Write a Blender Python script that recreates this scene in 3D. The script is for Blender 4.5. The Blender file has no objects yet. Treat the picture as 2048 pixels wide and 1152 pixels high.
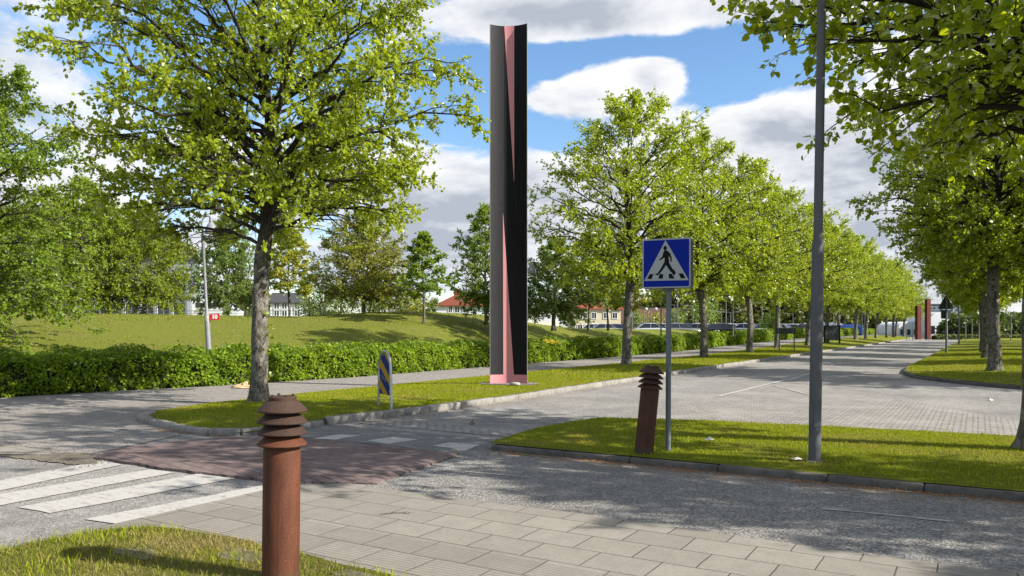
import bpy, math, random
import numpy as np
from mathutils import Vector, Matrix

# ------------------------------------------------------------------ frame
# World: X runs across the main road (right +), Y along it, Z up.  Eye at the origin, 1.6 m up.
FP, HY, EYE = 1550.0, 658.0, 1.6
TH = math.radians(31.045)
CT, ST = math.cos(TH), math.sin(TH)
def cw(px, d):
    xc = (px - 1024) / FP * d
    return (xc * CT - d * ST, xc * ST + d * CT)
def W(px, py, z=0.0):
    return cw(px, FP * (EYE - z) / (py - HY))
def Zp(py, d):
    return EYE - (py - HY) / FP * d
def cam_xy(X, Y):
    return X * CT + Y * ST, -X * ST + Y * CT
def sstep(x, a, b):
    t = np.clip((np.asarray(x, float) - a) / (b - a), 0, 1)
    return t * t * (3 - 2 * t)
SUN_AZ = (0.981, 0.196)          # horizontal direction towards the sun
SUN_EL = math.radians(33)

S = bpy.context.scene
COL = S.collection
rng = np.random.default_rng(11)
random.seed(5)

# ------------------------------------------------------------------ objects
def link(o, parent=None):
    COL.objects.link(o)
    if parent: o.parent = parent
    return o
def tag(o, label=None, cat=None, group=None, kind=None):
    if label: o['label'] = label
    if cat: o['category'] = cat
    if group: o['group'] = group
    if kind: o['kind'] = kind
    return o
def thing(name, loc, rz=0.0, label=None, cat=None, group=None):
    o = bpy.data.objects.new(name, None); link(o)
    o.empty_display_size = 0.2
    o.location = loc; o.rotation_euler = (0, 0, rz)
    return tag(o, label, cat, group)
def copy_tree(o, parent=None):
    c = o.copy(); link(c)
    if parent:
        c.parent = parent
    for ch in o.children: copy_tree(ch, c)
    return c

def np_mesh(name, verts, faces, mats, smooth=False, uv=None):
    """faces: (n,k) int array, or list of such arrays."""
    if not isinstance(faces, (list, tuple)): faces = [faces]
    faces = [f for f in faces if len(f)]
    me = bpy.data.meshes.new(name)
    nv = len(verts)
    me.vertices.add(nv); me.vertices.foreach_set('co', np.asarray(verts, np.float32).ravel())
    nl = sum(f.size for f in faces); nf = sum(len(f) for f in faces)
    me.loops.add(nl); me.polygons.add(nf)
    me.loops.foreach_set('vertex_index', np.concatenate([np.asarray(f, np.int32).ravel() for f in faces]))
    tot = np.concatenate([np.full(len(f), f.shape[1], np.int32) for f in faces])
    st = np.concatenate([[0], np.cumsum(tot)[:-1]]).astype(np.int32)
    me.polygons.foreach_set('loop_start', st)
    if smooth: me.polygons.foreach_set('use_smooth', np.ones(nf, bool))
    me.update(calc_edges=True); me.validate()
    for m in (mats if isinstance(mats, (list, tuple)) else [mats]): me.materials.append(m)
    return me
def mesh_obj(name, me, parent=None):
    return link(bpy.data.objects.new(name, me), parent)

class MB:
    def __init__(s): s.v = []; s.f = []
    def add(s, vs, fs):
        b = len(s.v); s.v += [tuple(p) for p in vs]; s.f += [tuple(i + b for i in f) for f in fs]; return s
    def box(s, c, size, rz=0.0, M=None, bev=0.0):
        x, y, z = [k / 2 for k in size]
        if bev:
            b = min(bev, x * .9, y * .9, z * .9); pts = []
            for sz, ins in ((-z, b), (-z + b, 0), (z - b, 0), (z, b)):
                for sx, sy, ax, ay in ((-1, -1, 1, 0), (1, -1, -1, 0), (1, -1, 0, 1), (1, 1, 0, -1), (1, 1, -1, 0), (-1, 1, 1, 0), (-1, 1, 0, -1), (-1, -1, 0, 1)):
                    pts.append(((sx * (x - ins) + ax * b * (0 if ins else 1)), (sy * (y - ins) + ay * b * (0 if ins else 1)), sz))
            fs = []
            for r in range(3):
                for k in range(8):
                    fs.append((r * 8 + k, r * 8 + (k + 1) % 8, r * 8 + 8 + (k + 1) % 8, r * 8 + 8 + k))
            fs.append(tuple(range(7, -1, -1))); fs.append(tuple(range(24, 32)))
        else:
            pts = [(-x, -y, -z), (x, -y, -z), (x, y, -z), (-x, y, -z), (-x, -y, z), (x, -y, z), (x, y, z), (-x, y, z)]
            fs = [(3, 2, 1, 0), (4, 5, 6, 7), (0, 1, 5, 4), (1, 2, 6, 5), (2, 3, 7, 6), (3, 0, 4, 7)]
        R = Matrix.Translation(c) @ Matrix.Rotation(rz, 4, 'Z') @ (M or Matrix.Identity(4))
        return s.add([R @ Vector(p) for p in pts], fs)
    def tube(s, pts, r, n=8, caps=True):
        pts = [Vector(p) for p in pts]
        rs = r if isinstance(r, (list, tuple)) else [r] * len(pts)
        vs, fs, ref = [], [], None
        for i, p in enumerate(pts):
            t = (pts[min(i + 1, len(pts) - 1)] - pts[max(i - 1, 0)]).normalized()
            if ref is None: ref = t.orthogonal().normalized()
            ref = (ref - t * ref.dot(t)).normalized(); b = t.cross(ref)
            for k in range(n):
                a = 2 * math.pi * k / n
                vs.append(p + (ref * math.cos(a) + b * math.sin(a)) * rs[i])
        for i in range(len(pts) - 1):
            for k in range(n):
                fs.append((i * n + k, i * n + (k + 1) % n, (i + 1) * n + (k + 1) % n, (i + 1) * n + k))
        if caps:
            fs.append(tuple(range(n - 1, -1, -1))); fs.append(tuple(range((len(pts) - 1) * n, len(pts) * n)))
        return s.add(vs, fs)
    def lathe(s, prof, n=32, c=(0, 0, 0)):
        vs, fs = [], []
        for r, z in prof:
            for k in range(n):
                a = 2 * math.pi * k / n; vs.append((c[0] + r * math.cos(a), c[1] + r * math.sin(a), c[2] + z))
        for i in range(len(prof) - 1):
            for k in range(n):
                fs.append((i * n + k, i * n + (k + 1) % n, (i + 1) * n + (k + 1) % n, (i + 1) * n + k))
        fs.append(tuple(range(n - 1, -1, -1))); fs.append(tuple(range((len(prof) - 1) * n, len(prof) * n)))
        return s.add(vs, fs)
    def prism(s, poly, o, ux, uy, th):
        """2-D polygon in plane (o, ux, uy), extruded by th along ux x uy."""
        o, ux, uy = Vector(o), Vector(ux), Vector(uy); nrm = ux.cross(uy).normalized()
        a = [o + ux * p[0] + uy * p[1] for p in poly]; b = [p + nrm * th for p in a]; n = len(poly)
        fs = [tuple(range(n - 1, -1, -1)), tuple(range(n, 2 * n))] + [(k, (k + 1) % n, n + (k + 1) % n, n + k) for k in range(n)]
        return s.add(a + b, fs)
    def build(s, name, m, parent=None, smooth=False, ang=35):
        me = bpy.data.meshes.new(name); me.from_pydata(s.v, [], s.f); me.update()
        me.materials.append(m)
        if smooth:
            me.polygons.foreach_set('use_smooth', np.ones(len(me.polygons), bool))
            me.set_sharp_from_angle(angle=math.radians(ang))
        return mesh_obj(name, me, parent)

# ------------------------------------------------------------------ materials
class NT:
    def __init__(s, name):
        s.m = bpy.data.materials.new(name); s.m.use_nodes = True
        s.t = s.m.node_tree; s.t.nodes.clear()
        s.out = s.t.nodes.new('ShaderNodeOutputMaterial')
    def n(s, t, **k):
        nd = s.t.nodes.new('ShaderNode' + t)
        for a, b in k.items(): setattr(nd, a, b)
        return nd
    def l(s, a, b): s.t.links.new(a, b)
    def setin(s, sock, v):
        if hasattr(v, 'is_linked'): s.l(v, sock)
        elif isinstance(v, (tuple, list)) and len(v) == 3 and sock.type == 'RGBA': sock.default_value = (*v, 1)
        else: sock.default_value = v
    def math(s, op, a, b=None, c=None, clamp=False):
        nd = s.n('Math', operation=op, use_clamp=clamp)
        for i, v in enumerate((a, b, c)):
            if v is not None: s.setin(nd.inputs[i], v)
        return nd.outputs[0]
    def mix(s, f, a, b, mode='MIX'):
        nd = s.n('Mix', data_type='RGBA', blend_type=mode)
        s.setin(nd.inputs['Factor'], f); s.setin(nd.inputs[6], a); s.setin(nd.inputs[7], b)
        return nd.outputs[2]
    def ramp(s, f, stops):
        nd = s.n('ValToRGB'); e = nd.color_ramp.elements
        while len(e) < len(stops): e.new(0.5)
        for k, (p, c) in zip(e, stops):
            k.position = p; k.color = (c, c, c, 1) if isinstance(c, (int, float)) else (*c, 1)
        s.setin(nd.inputs[0], f); return nd.outputs[0]
    def pos(s): return s.n('NewGeometry').outputs['Position']
    def obj(s): return s.n('TexCoord').outputs['Object']
    def noise(s, vec, scale, detail=4, rough=.55, dist=0.0):
        nd = s.n('TexNoise'); s.l(vec, nd.inputs['Vector'])
        nd.inputs['Scale'].default_value = scale; nd.inputs['Detail'].default_value = detail
        nd.inputs['Roughness'].default_value = rough; nd.inputs['Distortion'].default_value = dist
        return nd.outputs['Fac']
    def scale(s, vec, v):
        nd = s.n('Mapping'); s.l(vec, nd.inputs[0]); nd.inputs['Scale'].default_value = v; return nd.outputs[0]
    def bump(s, h, strength, dist=.01):
        nd = s.n('Bump'); nd.inputs['Strength'].default_value = strength; nd.inputs['Distance'].default_value = dist
        s.l(h, nd.inputs['Height']); return nd.outputs[0]
    def bsdf(s, col, rough=.8, spec=.3, metal=0.0, normal=None, **k):
        nd = s.n('BsdfPrincipled')
        s.setin(nd.inputs['Base Color'], col); s.setin(nd.inputs['Roughness'], rough)
        nd.inputs['Specular IOR Level'].default_value = spec; nd.inputs['Metallic'].default_value = metal
        if normal is not None: s.l(normal, nd.inputs['Normal'])
        for a, b in k.items(): nd.inputs[a].default_value = b
        return nd.outputs[0]
    def done(s, sh): s.l(sh, s.out.inputs[0]); return s.m

def simple(name, col, rough=.6, spec=.4, metal=0.0, vary=.12, nscale=6.0, bump=0.0):
    t = NT(name); o = t.obj(); nz = t.noise(o, nscale, 5)
    f = t.ramp(nz, [(.3, 1 - vary), (.7, 1 + vary)])
    c = t.mix(1.0, col, f, 'MULTIPLY')
    nrm = t.bump(t.noise(o, nscale * 12, 3), bump) if bump else None
    return t.done(t.bsdf(c, t.ramp(nz, [(.3, max(0, rough - .07)), (.7, min(1, rough + .07))]), spec, metal, nrm))

def leaf_mat(name, dark, mid, light, trans=.45, tcol=None):
    t = NT(name)
    r = t.n('NewGeometry').outputs['Random Per Island']
    c = t.ramp(r, [(0, dark), (.5, mid), (1, light)])
    big = t.noise(t.obj(), .55, 2)
    c = t.mix(t.ramp(big, [(.35, 0.0), (.65, .35)]), c, light)
    d = t.n('BsdfDiffuse'); t.l(c, d.inputs[0])
    tr = t.n('BsdfTranslucent')
    tc = t.mix(1.0, c, tcol or (1.55, 1.45, .6), 'MULTIPLY'); t.l(tc, tr.inputs[0])
    mx = t.n('MixShader'); mx.inputs[0].default_value = trans
    t.l(d.outputs[0], mx.inputs[1]); t.l(tr.outputs[0], mx.inputs[2])
    g = t.n('BsdfGlossy'); g.inputs['Roughness'].default_value = .55; g.inputs[0].default_value = (.9, .95, .9, 1)
    fr = t.n('Fresnel'); fr.inputs[0].default_value = 1.35
    m2 = t.n('MixShader'); t.l(t.math('MULTIPLY', fr.outputs[0], .32), m2.inputs[0])
    t.l(mx.outputs[0], m2.inputs[1]); t.l(g.outputs[0], m2.inputs[2])
    return t.done(m2.outputs[0])

TY = (1.9, 1.75, .5)
LIME = leaf_mat('lime_leaves', (.115, .17, .008), (.215, .285, .011), (.33, .395, .022), .52, TY)
LIME_Y = leaf_mat('young_lime_leaves', (.145, .20, .006), (.245, .305, .008), (.35, .40, .017), .5, (1.8, 1.78, .5))
LIME_G = leaf_mat('green_lime_leaves', (.12, .175, .008), (.20, .27, .010), (.29, .355, .018), .58, TY)  # narrower range of greens, more translucent, for the limes on the right
PARK_G = leaf_mat('park_tree_leaves', (.08, .14, .009), (.14, .215, .014), (.21, .285, .02), .45, TY)
PARK_D = leaf_mat('alder_leaves', (.10, .155, .024), (.155, .23, .034), (.21, .29, .055), .45)
PARK_O = leaf_mat('cherry_leaves', (.15, .165, .013), (.22, .24, .018), (.29, .305, .028), .42)
PARK_Y = leaf_mat('maple_leaves', (.17, .21, .013), (.28, .31, .02), (.40, .39, .045), .45)
HEDGE_L = leaf_mat('hedge_leaves', (.055, .105, .006), (.135, .22, .009), (.25, .345, .016), .42, TY)
WOOD_L = leaf_mat('far_wood_leaves', (.075, .09, .018), (.11, .125, .026), (.15, .16, .038), .25)
BUSH_L = leaf_mat('bush_leaves', (.07, .11, .022), (.115, .165, .03), (.165, .215, .05), .38)
YELLOW_F = leaf_mat('yellow_petals', (.6, .42, .01), (.75, .55, .02), (.8, .62, .03), .3, (1.1, 1.05, .6))

def bark_mat():
    t = NT('lime_bark'); o = t.obj()
    st = t.scale(o, (7, 7, 3.6))
    n1 = t.noise(st, 1.5, 7, .7, 1.2); n2 = t.noise(o, 2.3, 3); n3 = t.noise(o, 30, 4); n4 = t.noise(t.scale(o, (3, 3, 1.5)), 1.4, 3, .5, .8)
    c = t.ramp(n1, [(.34, (.02, .017, .014)), (.45, (.095, .085, .072)), (.56, (.19, .175, .15)), (.72, (.29, .28, .25))])
    c = t.mix(t.ramp(n2, [(.5, 0.0), (.68, .5)]), c, (.085, .095, .05))
    c = t.mix(t.ramp(n4, [(.58, 0.0), (.66, .8)]), c, (.03, .026, .022))
    c = t.mix(t.ramp(n3, [(.6, 0.0), (.7, .6)]), c, (.36, .36, .32))
    xyz = t.n('SeparateXYZ'); t.l(o, xyz.inputs[0])   # younger wood higher up is smooth and dark
    c = t.mix(t.ramp(t.math('MULTIPLY', xyz.outputs[2], .1), [(.30, 0.0), (.40, .85)]), c, (.032, .026, .021))
    h = t.math('ADD', n1, t.math('MULTIPLY', n3, .35))
    return t.done(t.bsdf(c, .92, .1, 0, t.bump(h, 1.0, .05)))
BARK = bark_mat()

def grass_ground(name, cols, dry):
    t = NT(name); p = t.pos()
    n1 = t.noise(p, .6, 4); n2 = t.noise(p, 7, 5, .65); n3 = t.noise(p, 60, 3, .7)
    c = t.mix(t.ramp(n2, [(.35, 0.0), (.65, 1.0)]), cols[0], cols[1])
    c = t.mix(t.ramp(n3, [(.42, 0.0), (.62, .7)]), c, cols[2])
    c = t.mix(t.ramp(n1, [(.48, 0.0), (.66, dry)]), c, (.20, .17, .06))
    h = t.math('ADD', n2, n3)
    return t.done(t.bsdf(c, .95, .1, 0, t.bump(h, 1.0, .06)))
TURF = grass_ground('turf', ((.17, .20, .011), (.23, .25, .016), (.13, .155, .010)), .6)
TURF_FG = grass_ground('worn_turf', ((.12, .13, .02), (.22, .19, .065), (.08, .09, .016)), .9)
MEADOW = grass_ground('meadow', ((.16, .185, .026), (.20, .22, .036), (.13, .155, .022)), .35)

def blade_mat(name, a, b, c, dry):
    t = NT(name); r = t.n('NewGeometry').outputs['Random Per Island']
    col = t.ramp(r, [(0, a), (.55, b), (.86, c), (1, dry)])
    patch = t.noise(t.pos(), .9, 4)
    col = t.mix(t.ramp(patch, [(.50, 0.0), (.66, .75)]), col, dry)
    d = t.n('BsdfDiffuse'); t.l(col, d.inputs[0]); tr = t.n('BsdfTranslucent'); t.l(col, tr.inputs[0])
    mx = t.n('MixShader'); mx.inputs[0].default_value = .4
    t.l(d.outputs[0], mx.inputs[1]); t.l(tr.outputs[0], mx.inputs[2])
    return t.done(mx.outputs[0])
BLADE = blade_mat('grass_blades', (.175, .225, .010), (.27, .32, .013), (.36, .40, .025), (.38, .31, .07))
BLADE_FG = blade_mat('worn_grass_blades', (.095, .14, .012), (.18, .215, .022), (.34, .30, .09), (.39, .30, .13))
BLADE_M = blade_mat('meadow_blades', (.17, .20, .022), (.23, .26, .03), (.29, .32, .05), (.32, .28, .09))

def asphalt(name, base, chips, debris=False, chip_scale=130.0, patches=.5):
    t = NT(name); p = t.pos()
    v = t.n('TexVoronoi'); v.inputs['Scale'].default_value = chip_scale; t.l(p, v.inputs['Vector'])
    sep = t.n('SeparateColor'); t.l(v.outputs['Color'], sep.inputs[0])
    c = t.ramp(sep.outputs[0], [(0, tuple(k * .55 for k in base)), (.45, base), (.8, chips), (1, tuple(min(.75, k * 1.35) for k in chips))])
    n1 = t.noise(p, .45, 5, .6); n2 = t.noise(p, 3.0, 5, .65); n4 = t.noise(p, 35, 3, .7)
    c = t.mix(t.ramp(n1, [(.35, 0.0), (.68, patches)]), c, tuple(k * .62 for k in base))
    c = t.mix(t.ramp(n2, [(.5, 0.0), (.72, .35)]), c, tuple(min(.6, k * 1.25) for k in chips))
    c = t.mix(t.ramp(n4, [(.35, .25), (.5, 0.0)]), c, tuple(k * .45 for k in base))
    # thin cracks
    cr = t.n('TexVoronoi', feature='DISTANCE_TO_EDGE'); cr.inputs['Scale'].default_value = .32
    dv = t.n('Mix', data_type='VECTOR'); dv.inputs['Factor'].default_value = .12
    nc = t.n('TexNoise'); t.l(p, nc.inputs['Vector']); nc.inputs['Scale'].default_value = 2.2; nc.inputs['Detail'].default_value = 4
    t.l(p, dv.inputs[4]); t.l(nc.outputs['Color'], dv.inputs[5]); t.l(dv.outputs[1], cr.inputs['Vector'])
    c = t.mix(t.ramp(cr.outputs[0], [(.0, .35), (.003, 0.0)]), c, (.05, .047, .043))
    if debris:
        xyz = t.n('SeparateXYZ'); t.l(p, xyz.inputs[0])
        dm = t.ramp(xyz.outputs[1], [(0, 0.0), (1, 1.0)])
        near = t.math('SUBTRACT', 1.0, t.math('MULTIPLY', t.math('ABSOLUTE', t.math('SUBTRACT', xyz.outputs[1], 8.5)), 2.2), clamp=True)
        dn = t.noise(t.scale(p, (1.2, 3, 1)), 3.2, 6, .7)
        f = t.math('MULTIPLY', near, t.ramp(dn, [(.46, 0.0), (.60, .85)]))
        c = t.mix(f, c, (.20, .105, .04))
    h = t.math('ADD', v.outputs['Distance'], n4)
    return t.done(t.bsdf(c, .88, .25, 0, t.bump(h, .55, .012)))
ROAD_M = asphalt('road_asphalt', (.225, .214, .202), (.345, .33, .312), False, 70.0, .75)
PATH_M = asphalt('path_asphalt', (.17, .162, .152), (.29, .275, .258), True, 64.0)
CYCLE_M = asphalt('cycle_asphalt', (.21, .193, .176), (.315, .292, .27), False, 75.0, .3)

def brick_mat(name, bw, bh, mortar, c1, c2, cm, rib=False, off=.5, wear=.3, rot=0.0, bstr=.6):
    t = NT(name); p = t.pos()
    mp = t.n('Mapping'); t.l(p, mp.inputs[0]); mp.inputs['Rotation'].default_value = (0, 0, rot)
    nz = t.n('TexNoise'); t.l(p, nz.inputs['Vector']); nz.inputs['Scale'].default_value = 3.0
    dv = t.n('Mix', data_type='VECTOR'); dv.inputs['Factor'].default_value = .018
    t.l(mp.outputs[0], dv.inputs[4]); t.l(nz.outputs['Color'], dv.inputs[5])
    b = t.n('TexBrick'); t.l(dv.outputs[1], b.inputs['Vector']); b.offset = off
    b.inputs['Scale'].default_value = 1.0; b.inputs['Brick Width'].default_value = bw; b.inputs['Row Height'].default_value = bh
    b.inputs['Mortar Size'].default_value = mortar; b.inputs['Mortar Smooth'].default_value = .3
    for k, v in (('Color1', c1), ('Color2', c2), ('Mortar', cm)): b.inputs[k].default_value = (*v, 1)
    n1 = t.noise(p, .9, 5, .6); n2 = t.noise(p, 45, 4, .7); n3 = t.noise(p, 5, 5, .65)
    c = t.mix(t.ramp(n3, [(.3, wear), (.6, 0.0)]), b.outputs['Color'], tuple(k * .6 for k in c1))
    c = t.mix(t.ramp(n1, [(.45, 0.0), (.7, wear)]), c, tuple(min(.6, k * 1.2) for k in c2))
    c = t.mix(t.ramp(n2, [(.35, .35), (.5, 0.0)]), c, tuple(k * .55 for k in c1))
    h = t.math('ADD', t.math('MULTIPLY', b.outputs['Fac'], -1.6), t.math('MULTIPLY', n2, .25))
    if rib:
        xyz = t.n('SeparateXYZ'); t.l(p, xyz.inputs[0])
        wv = t.math('SINE', t.math('MULTIPLY', xyz.outputs[1], 2 * math.pi / .042))
        zone = t.math('LESS_THAN', xyz.outputs[1], 4.62)
        cut = t.math('MULTIPLY', zone, t.math('LESS_THAN', wv, -.25))
        c = t.mix(t.math('MULTIPLY', cut, .45), c, tuple(k * .55 for k in c1))
        h = t.math('SUBTRACT', h, t.math('MULTIPLY', cut, .8))
    return t.done(t.bsdf(c, .88, .2, 0, t.bump(h, bstr, .012)))
SLAB_M = brick_mat('concrete_slabs', .45, .355, .006, (.212, .194, .165), (.258, .237, .204), (.06, .052, .04), True)
BRICK_M = brick_mat('red_pavers', .20, .10, .006, (.135, .098, .094), (.19, .142, .132), (.045, .04, .038), False, .5, .45, .12)
COBBLE_M = brick_mat('cobbles', .17, .115, .014, (.25, .235, .22), (.345, .325, .305), (.11, .10, .09), False, .43, .4, 0, 1.0)
def stone_mat(name, a, b):
    t = NT(name); p = t.pos(); n1 = t.noise(p, 1.3, 3); n2 = t.noise(p, 70, 4, .7); n3 = t.noise(p, 9, 5)
    c = t.mix(n2, a, b); c = t.mix(t.ramp(n3, [(.45, 0.0), (.7, .6)]), c, tuple(k * .5 for k in a))
    c = t.mix(t.ramp(n1, [(.5, 0.0), (.6, .25)]), c, tuple(k * 1.2 for k in b))
    return t.done(t.bsdf(c, .85, .25, 0, t.bump(t.math('ADD', n2, n3), .5, .015)))
KERB_M = stone_mat('kerb_granite', (.17, .158, .142), (.30, .282, .255))
KERB_D = stone_mat('dark_kerb_granite', (.05, .046, .04), (.15, .14, .122))
SOIL_M = stone_mat('bare_soil', (.085, .07, .052), (.19, .165, .13))
GRAVEL_M = stone_mat('pebbles', (.14, .105, .105), (.32, .275, .27))
def paint_mat(name, worn):
    t = NT(name); p = t.pos(); n1 = t.noise(p, 24, 6, .7); n2 = t.noise(t.scale(p, (1, 6, 1)), 2.4, 5, .7)
    f = t.ramp(t.math('ADD', t.math('MULTIPLY', n1, .5), t.math('MULTIPLY', n2, .5)), [(worn - .05, 1.0), (worn + .06, 0.0)])
    c = t.mix(f, (.39, .375, .35), (.22, .205, .19))
    return t.done(t.bsdf(c, .75, .3, 0, t.bump(n1, .3, .008)))
PAINT = paint_mat('white_road_paint', .43)
PAINT_W = paint_mat('worn_road_paint', .50)

def rust_mat(name, a, b, c_):
    t = NT(name); o = t.obj(); n1 = t.noise(t.scale(o, (1, 1, .35)), 5, 6, .65, .4); n2 = t.noise(o, 90, 4, .7); n3 = t.noise(o, 2.0, 3)
    c = t.ramp(n1, [(.3, a), (.52, b), (.75, c_)])
    c = t.mix(t.ramp(n2, [(.35, .5), (.52, 0.0)]), c, tuple(k * .45 for k in a))
    c = t.mix(t.ramp(n3, [(.55, 0.0), (.7, .4)]), c, tuple(k * 1.3 for k in c_))
    run = t.noise(t.scale(o, (11, 11, .5)), 3.2, 5, .7); c = t.mix(t.ramp(run, [(.52, 0.0), (.70, .65)]), c, tuple(k * .5 for k in a))     # rain runs
    scr = t.noise(t.scale(o, (5, 5, 60)), 2.0, 3, .5); c = t.mix(t.ramp(scr, [(.70, 0.0), (.74, .45)]), c, tuple(min(.5, k * 2.2) for k in c_))  # scuffs
    zz = t.n('SeparateXYZ'); t.l(o, zz.inputs[0]); soil = t.math('ADD', zz.outputs[2], t.math('MULTIPLY', n1, .12)); c = t.mix(t.ramp(soil, [(.08, .75), (.22, 0.0)]), c, (.05, .04, .028))
    return t.done(t.bsdf(c, .72, .3, 0, t.bump(t.math('ADD', n1, n2), .25, .008)))
RUST = rust_mat('rusted_steel', (.06, .02, .010), (.105, .035, .016), (.15, .053, .025))
RUST_D = rust_mat('dark_rusted_steel', (.03, .017, .013), (.05, .026, .018), (.075, .038, .026))
GALV = simple('galvanised_steel', (.115, .135, .145), .55, .4, .1, .12, 9)
POLE_G = simple('grey_painted_steel', (.075, .078, .083), .5, .35, 0.0, .15, 4, .15)
LAMP_G = simple('light_grey_paint', (.19, .20, .22), .5, .5, 0.0, .12, 8)
STEEL = simple('brushed_steel', (.42, .42, .40), .35, .6, .55, .15, 14)
DARKBOX = simple('dark_grey_paint', (.035, .036, .034), .5, .4)
SIGN_DK = simple('sign_back_grey', (.042, .05, .052), .55, .3, 0.0, .15, 5)
BLUE = simple('sign_blue', (.0006, .014, .22), .55, .12, 0, .05)
WHITE = simple('sign_white', (.30, .32, .315), .45, .4, 0, .05)
BLACK = simple('sign_black', (.004, .0045, .006), .6, .12, 0, .1)
RED_S = simple('sign_red', (.55, .022, .025), .4, .4, 0, .05)
PALE = simple('paper_scrap', (.62, .60, .55), .8, .2, 0, .15, 20)
BAG_M = simple('brown_paper', (.52, .36, .21), .85, .15, 0, .18, 14, .3)

# ------------------------------------------------------------------ terrain
def zpath(Y): return .5 * sstep(Y, 40, 95)
CR_P = [-600, 0, 300, 600, 720, 850, 960, 1050, 1150, 1250, 1350, 1450, 1550, 1650, 1800]
CR_Z = [2.3, 2.3, 2.4, 2.35, 2.55, 2.75, 2.65, 2.3, 1.85, 1.75, 1.72, 1.35, 1.0, .75, .6]
HX = [-40, -10, 5, 9, 11.5, 14, 19, 25, 260]
HV = [-28, -24, -20.3, -19.35, -18.95, -18.3, -17.6, -17.7, -17.9]
def hedge_x(Y): return np.interp(Y, HX, HV)
def lawn_z(X, Y):
    X = np.asarray(X, float); Y = np.asarray(Y, float)
    xc, d = cam_xy(X, Y); d = np.maximum(d, 1.0)
    px = 1024 + FP * np.clip(xc / d, -1.2, 1.2)
    e = (hedge_x(Y) - 1.0) - X
    zc = np.interp(px, CR_P, CR_Z); base = zpath(Y)
    drop = sstep(px, 1000, 1150) * np.maximum(zc - .55, 0)
    w = 12 + 10 * sstep(-px, -900, -300)
    z = base + (zc - base) * sstep(e / w, 0, 1) - drop * sstep(e, 9.5, 15)
    return z + .05 * np.sin(X * .9 + 1.3 * np.sin(Y * .31)) * sstep(e, 1, 6)
VL_Y = [7.66, 7.75, 7.9, 8.6, 9.2, 10.5, 14, 260]; VL_X = [-10.6, -10.95, -11.35, -12.9, -13.5, -13.9, -14.15, -14.2]
VR_Y = [7.66, 7.75, 7.95, 9.4, 12, 15, 30, 120, 260]; VR_X = [-9.8, -9.5, -9.3, -9.4, -9.05, -9.0, -9.2, -9.2, -9.2]
def verge_z(X, Y):
    l = np.interp(Y, VL_Y, VL_X); r = np.interp(Y, VR_Y, VR_X)
    f = np.clip((np.asarray(X, float) - l) / np.maximum(r - l, .01), 0, 1)
    return ((.035 + zpath(Y)) * (1 - f) + .10 * f + .06 * np.sin(np.pi * f)) * (.55 + .45 * sstep(Y, 7.66, 8.4))
RL_Y = [18, 22.6, 24.5, 25.5, 26.4, 28.2, 31, 35, 50, 120, 260]; RL_X = [8, 3.0, .94, 0, -.7, -1.76, -2.3, -2.5, -2.4, -2.1, -2.1]
def rlawn_z(X, Y):
    e = np.asarray(X, float) - np.interp(Y, RL_Y, RL_X)
    return .11 + .12 * sstep(e, 0, 4)
def median_z(X, Y):
    return .085 + .06 * np.sin(np.pi * np.clip((np.asarray(Y, float) - 8.7) / 4.1, 0, 1))
MB_X = [-5.75, -5.4, -3.9, -2.4, .4, 40]; MB_Y = [8.9, 11.8, 12.55, 12.87, 13.1, 13.4]
def fg_z(X, Y): return .03 + .05 * sstep(3.85 - np.asarray(Y, float), 0, .8) * sstep(np.asarray(X, float), -6, -5.2)

def grid_strip(name, us, lo, hi, cols, zf, m, swap=False, power=1.0):
    """rows along u (Y, or X when swap), columns from lo(u) to hi(u)."""
    us = np.asarray(us, float); a = np.array([lo(u) for u in us]); b = np.array([hi(u) for u in us])
    t = np.linspace(0, 1, cols) ** power
    Wd = a[:, None] + (b - a)[:, None] * t[None]; U = np.repeat(us[:, None], cols, 1)
    X, Y = (U, Wd) if swap else (Wd, U)
    Z = np.broadcast_to(zf(X, Y), X.shape)
    v = np.stack([X, Y, Z], -1).reshape(-1, 3)
    i = np.arange(len(us) - 1)[:, None] * cols + np.arange(cols - 1)[None]
    f = np.stack([i, i + 1, i + 1 + cols, i + cols], -1).reshape(-1, 4)
    if swap: f = f[:, ::-1]
    o = mesh_obj(name, np_mesh(name, v, f, m, True))
    return tag(o, kind='structure')
def sheet(name, poly, z, m):
    b = MB(); b.add([(x, y, z) for x, y in poly], [tuple(range(len(poly)))])
    o = b.build(name, m)
    if o.data.polygons[0].normal.z < 0: o.data.flip_normals()
    return tag(o, kind='structure')

sheet('ground', [(-900, -300), (900, -300), (900, 1500), (-900, 1500)], -.6, MEADOW)
sheet('road', [(-60, -30), (70, -30), (70, 190), (-17.9, 190), (-17.9, 20), (-60, 20)], 0, ROAD_M)
grid_strip('lawn', np.concatenate([np.arange(-10, 60, .8), np.arange(60, 140, 2), np.arange(140, 420, 12)]),
           lambda Y: hedge_x(Y) - .25, lambda Y: hedge_x(Y) - 230, 110, lambda X, Y: lawn_z(X, Y) - .08 * sstep(3.0 - (hedge_x(Y) - X), 0, 3), MEADOW, power=1.7)
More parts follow.
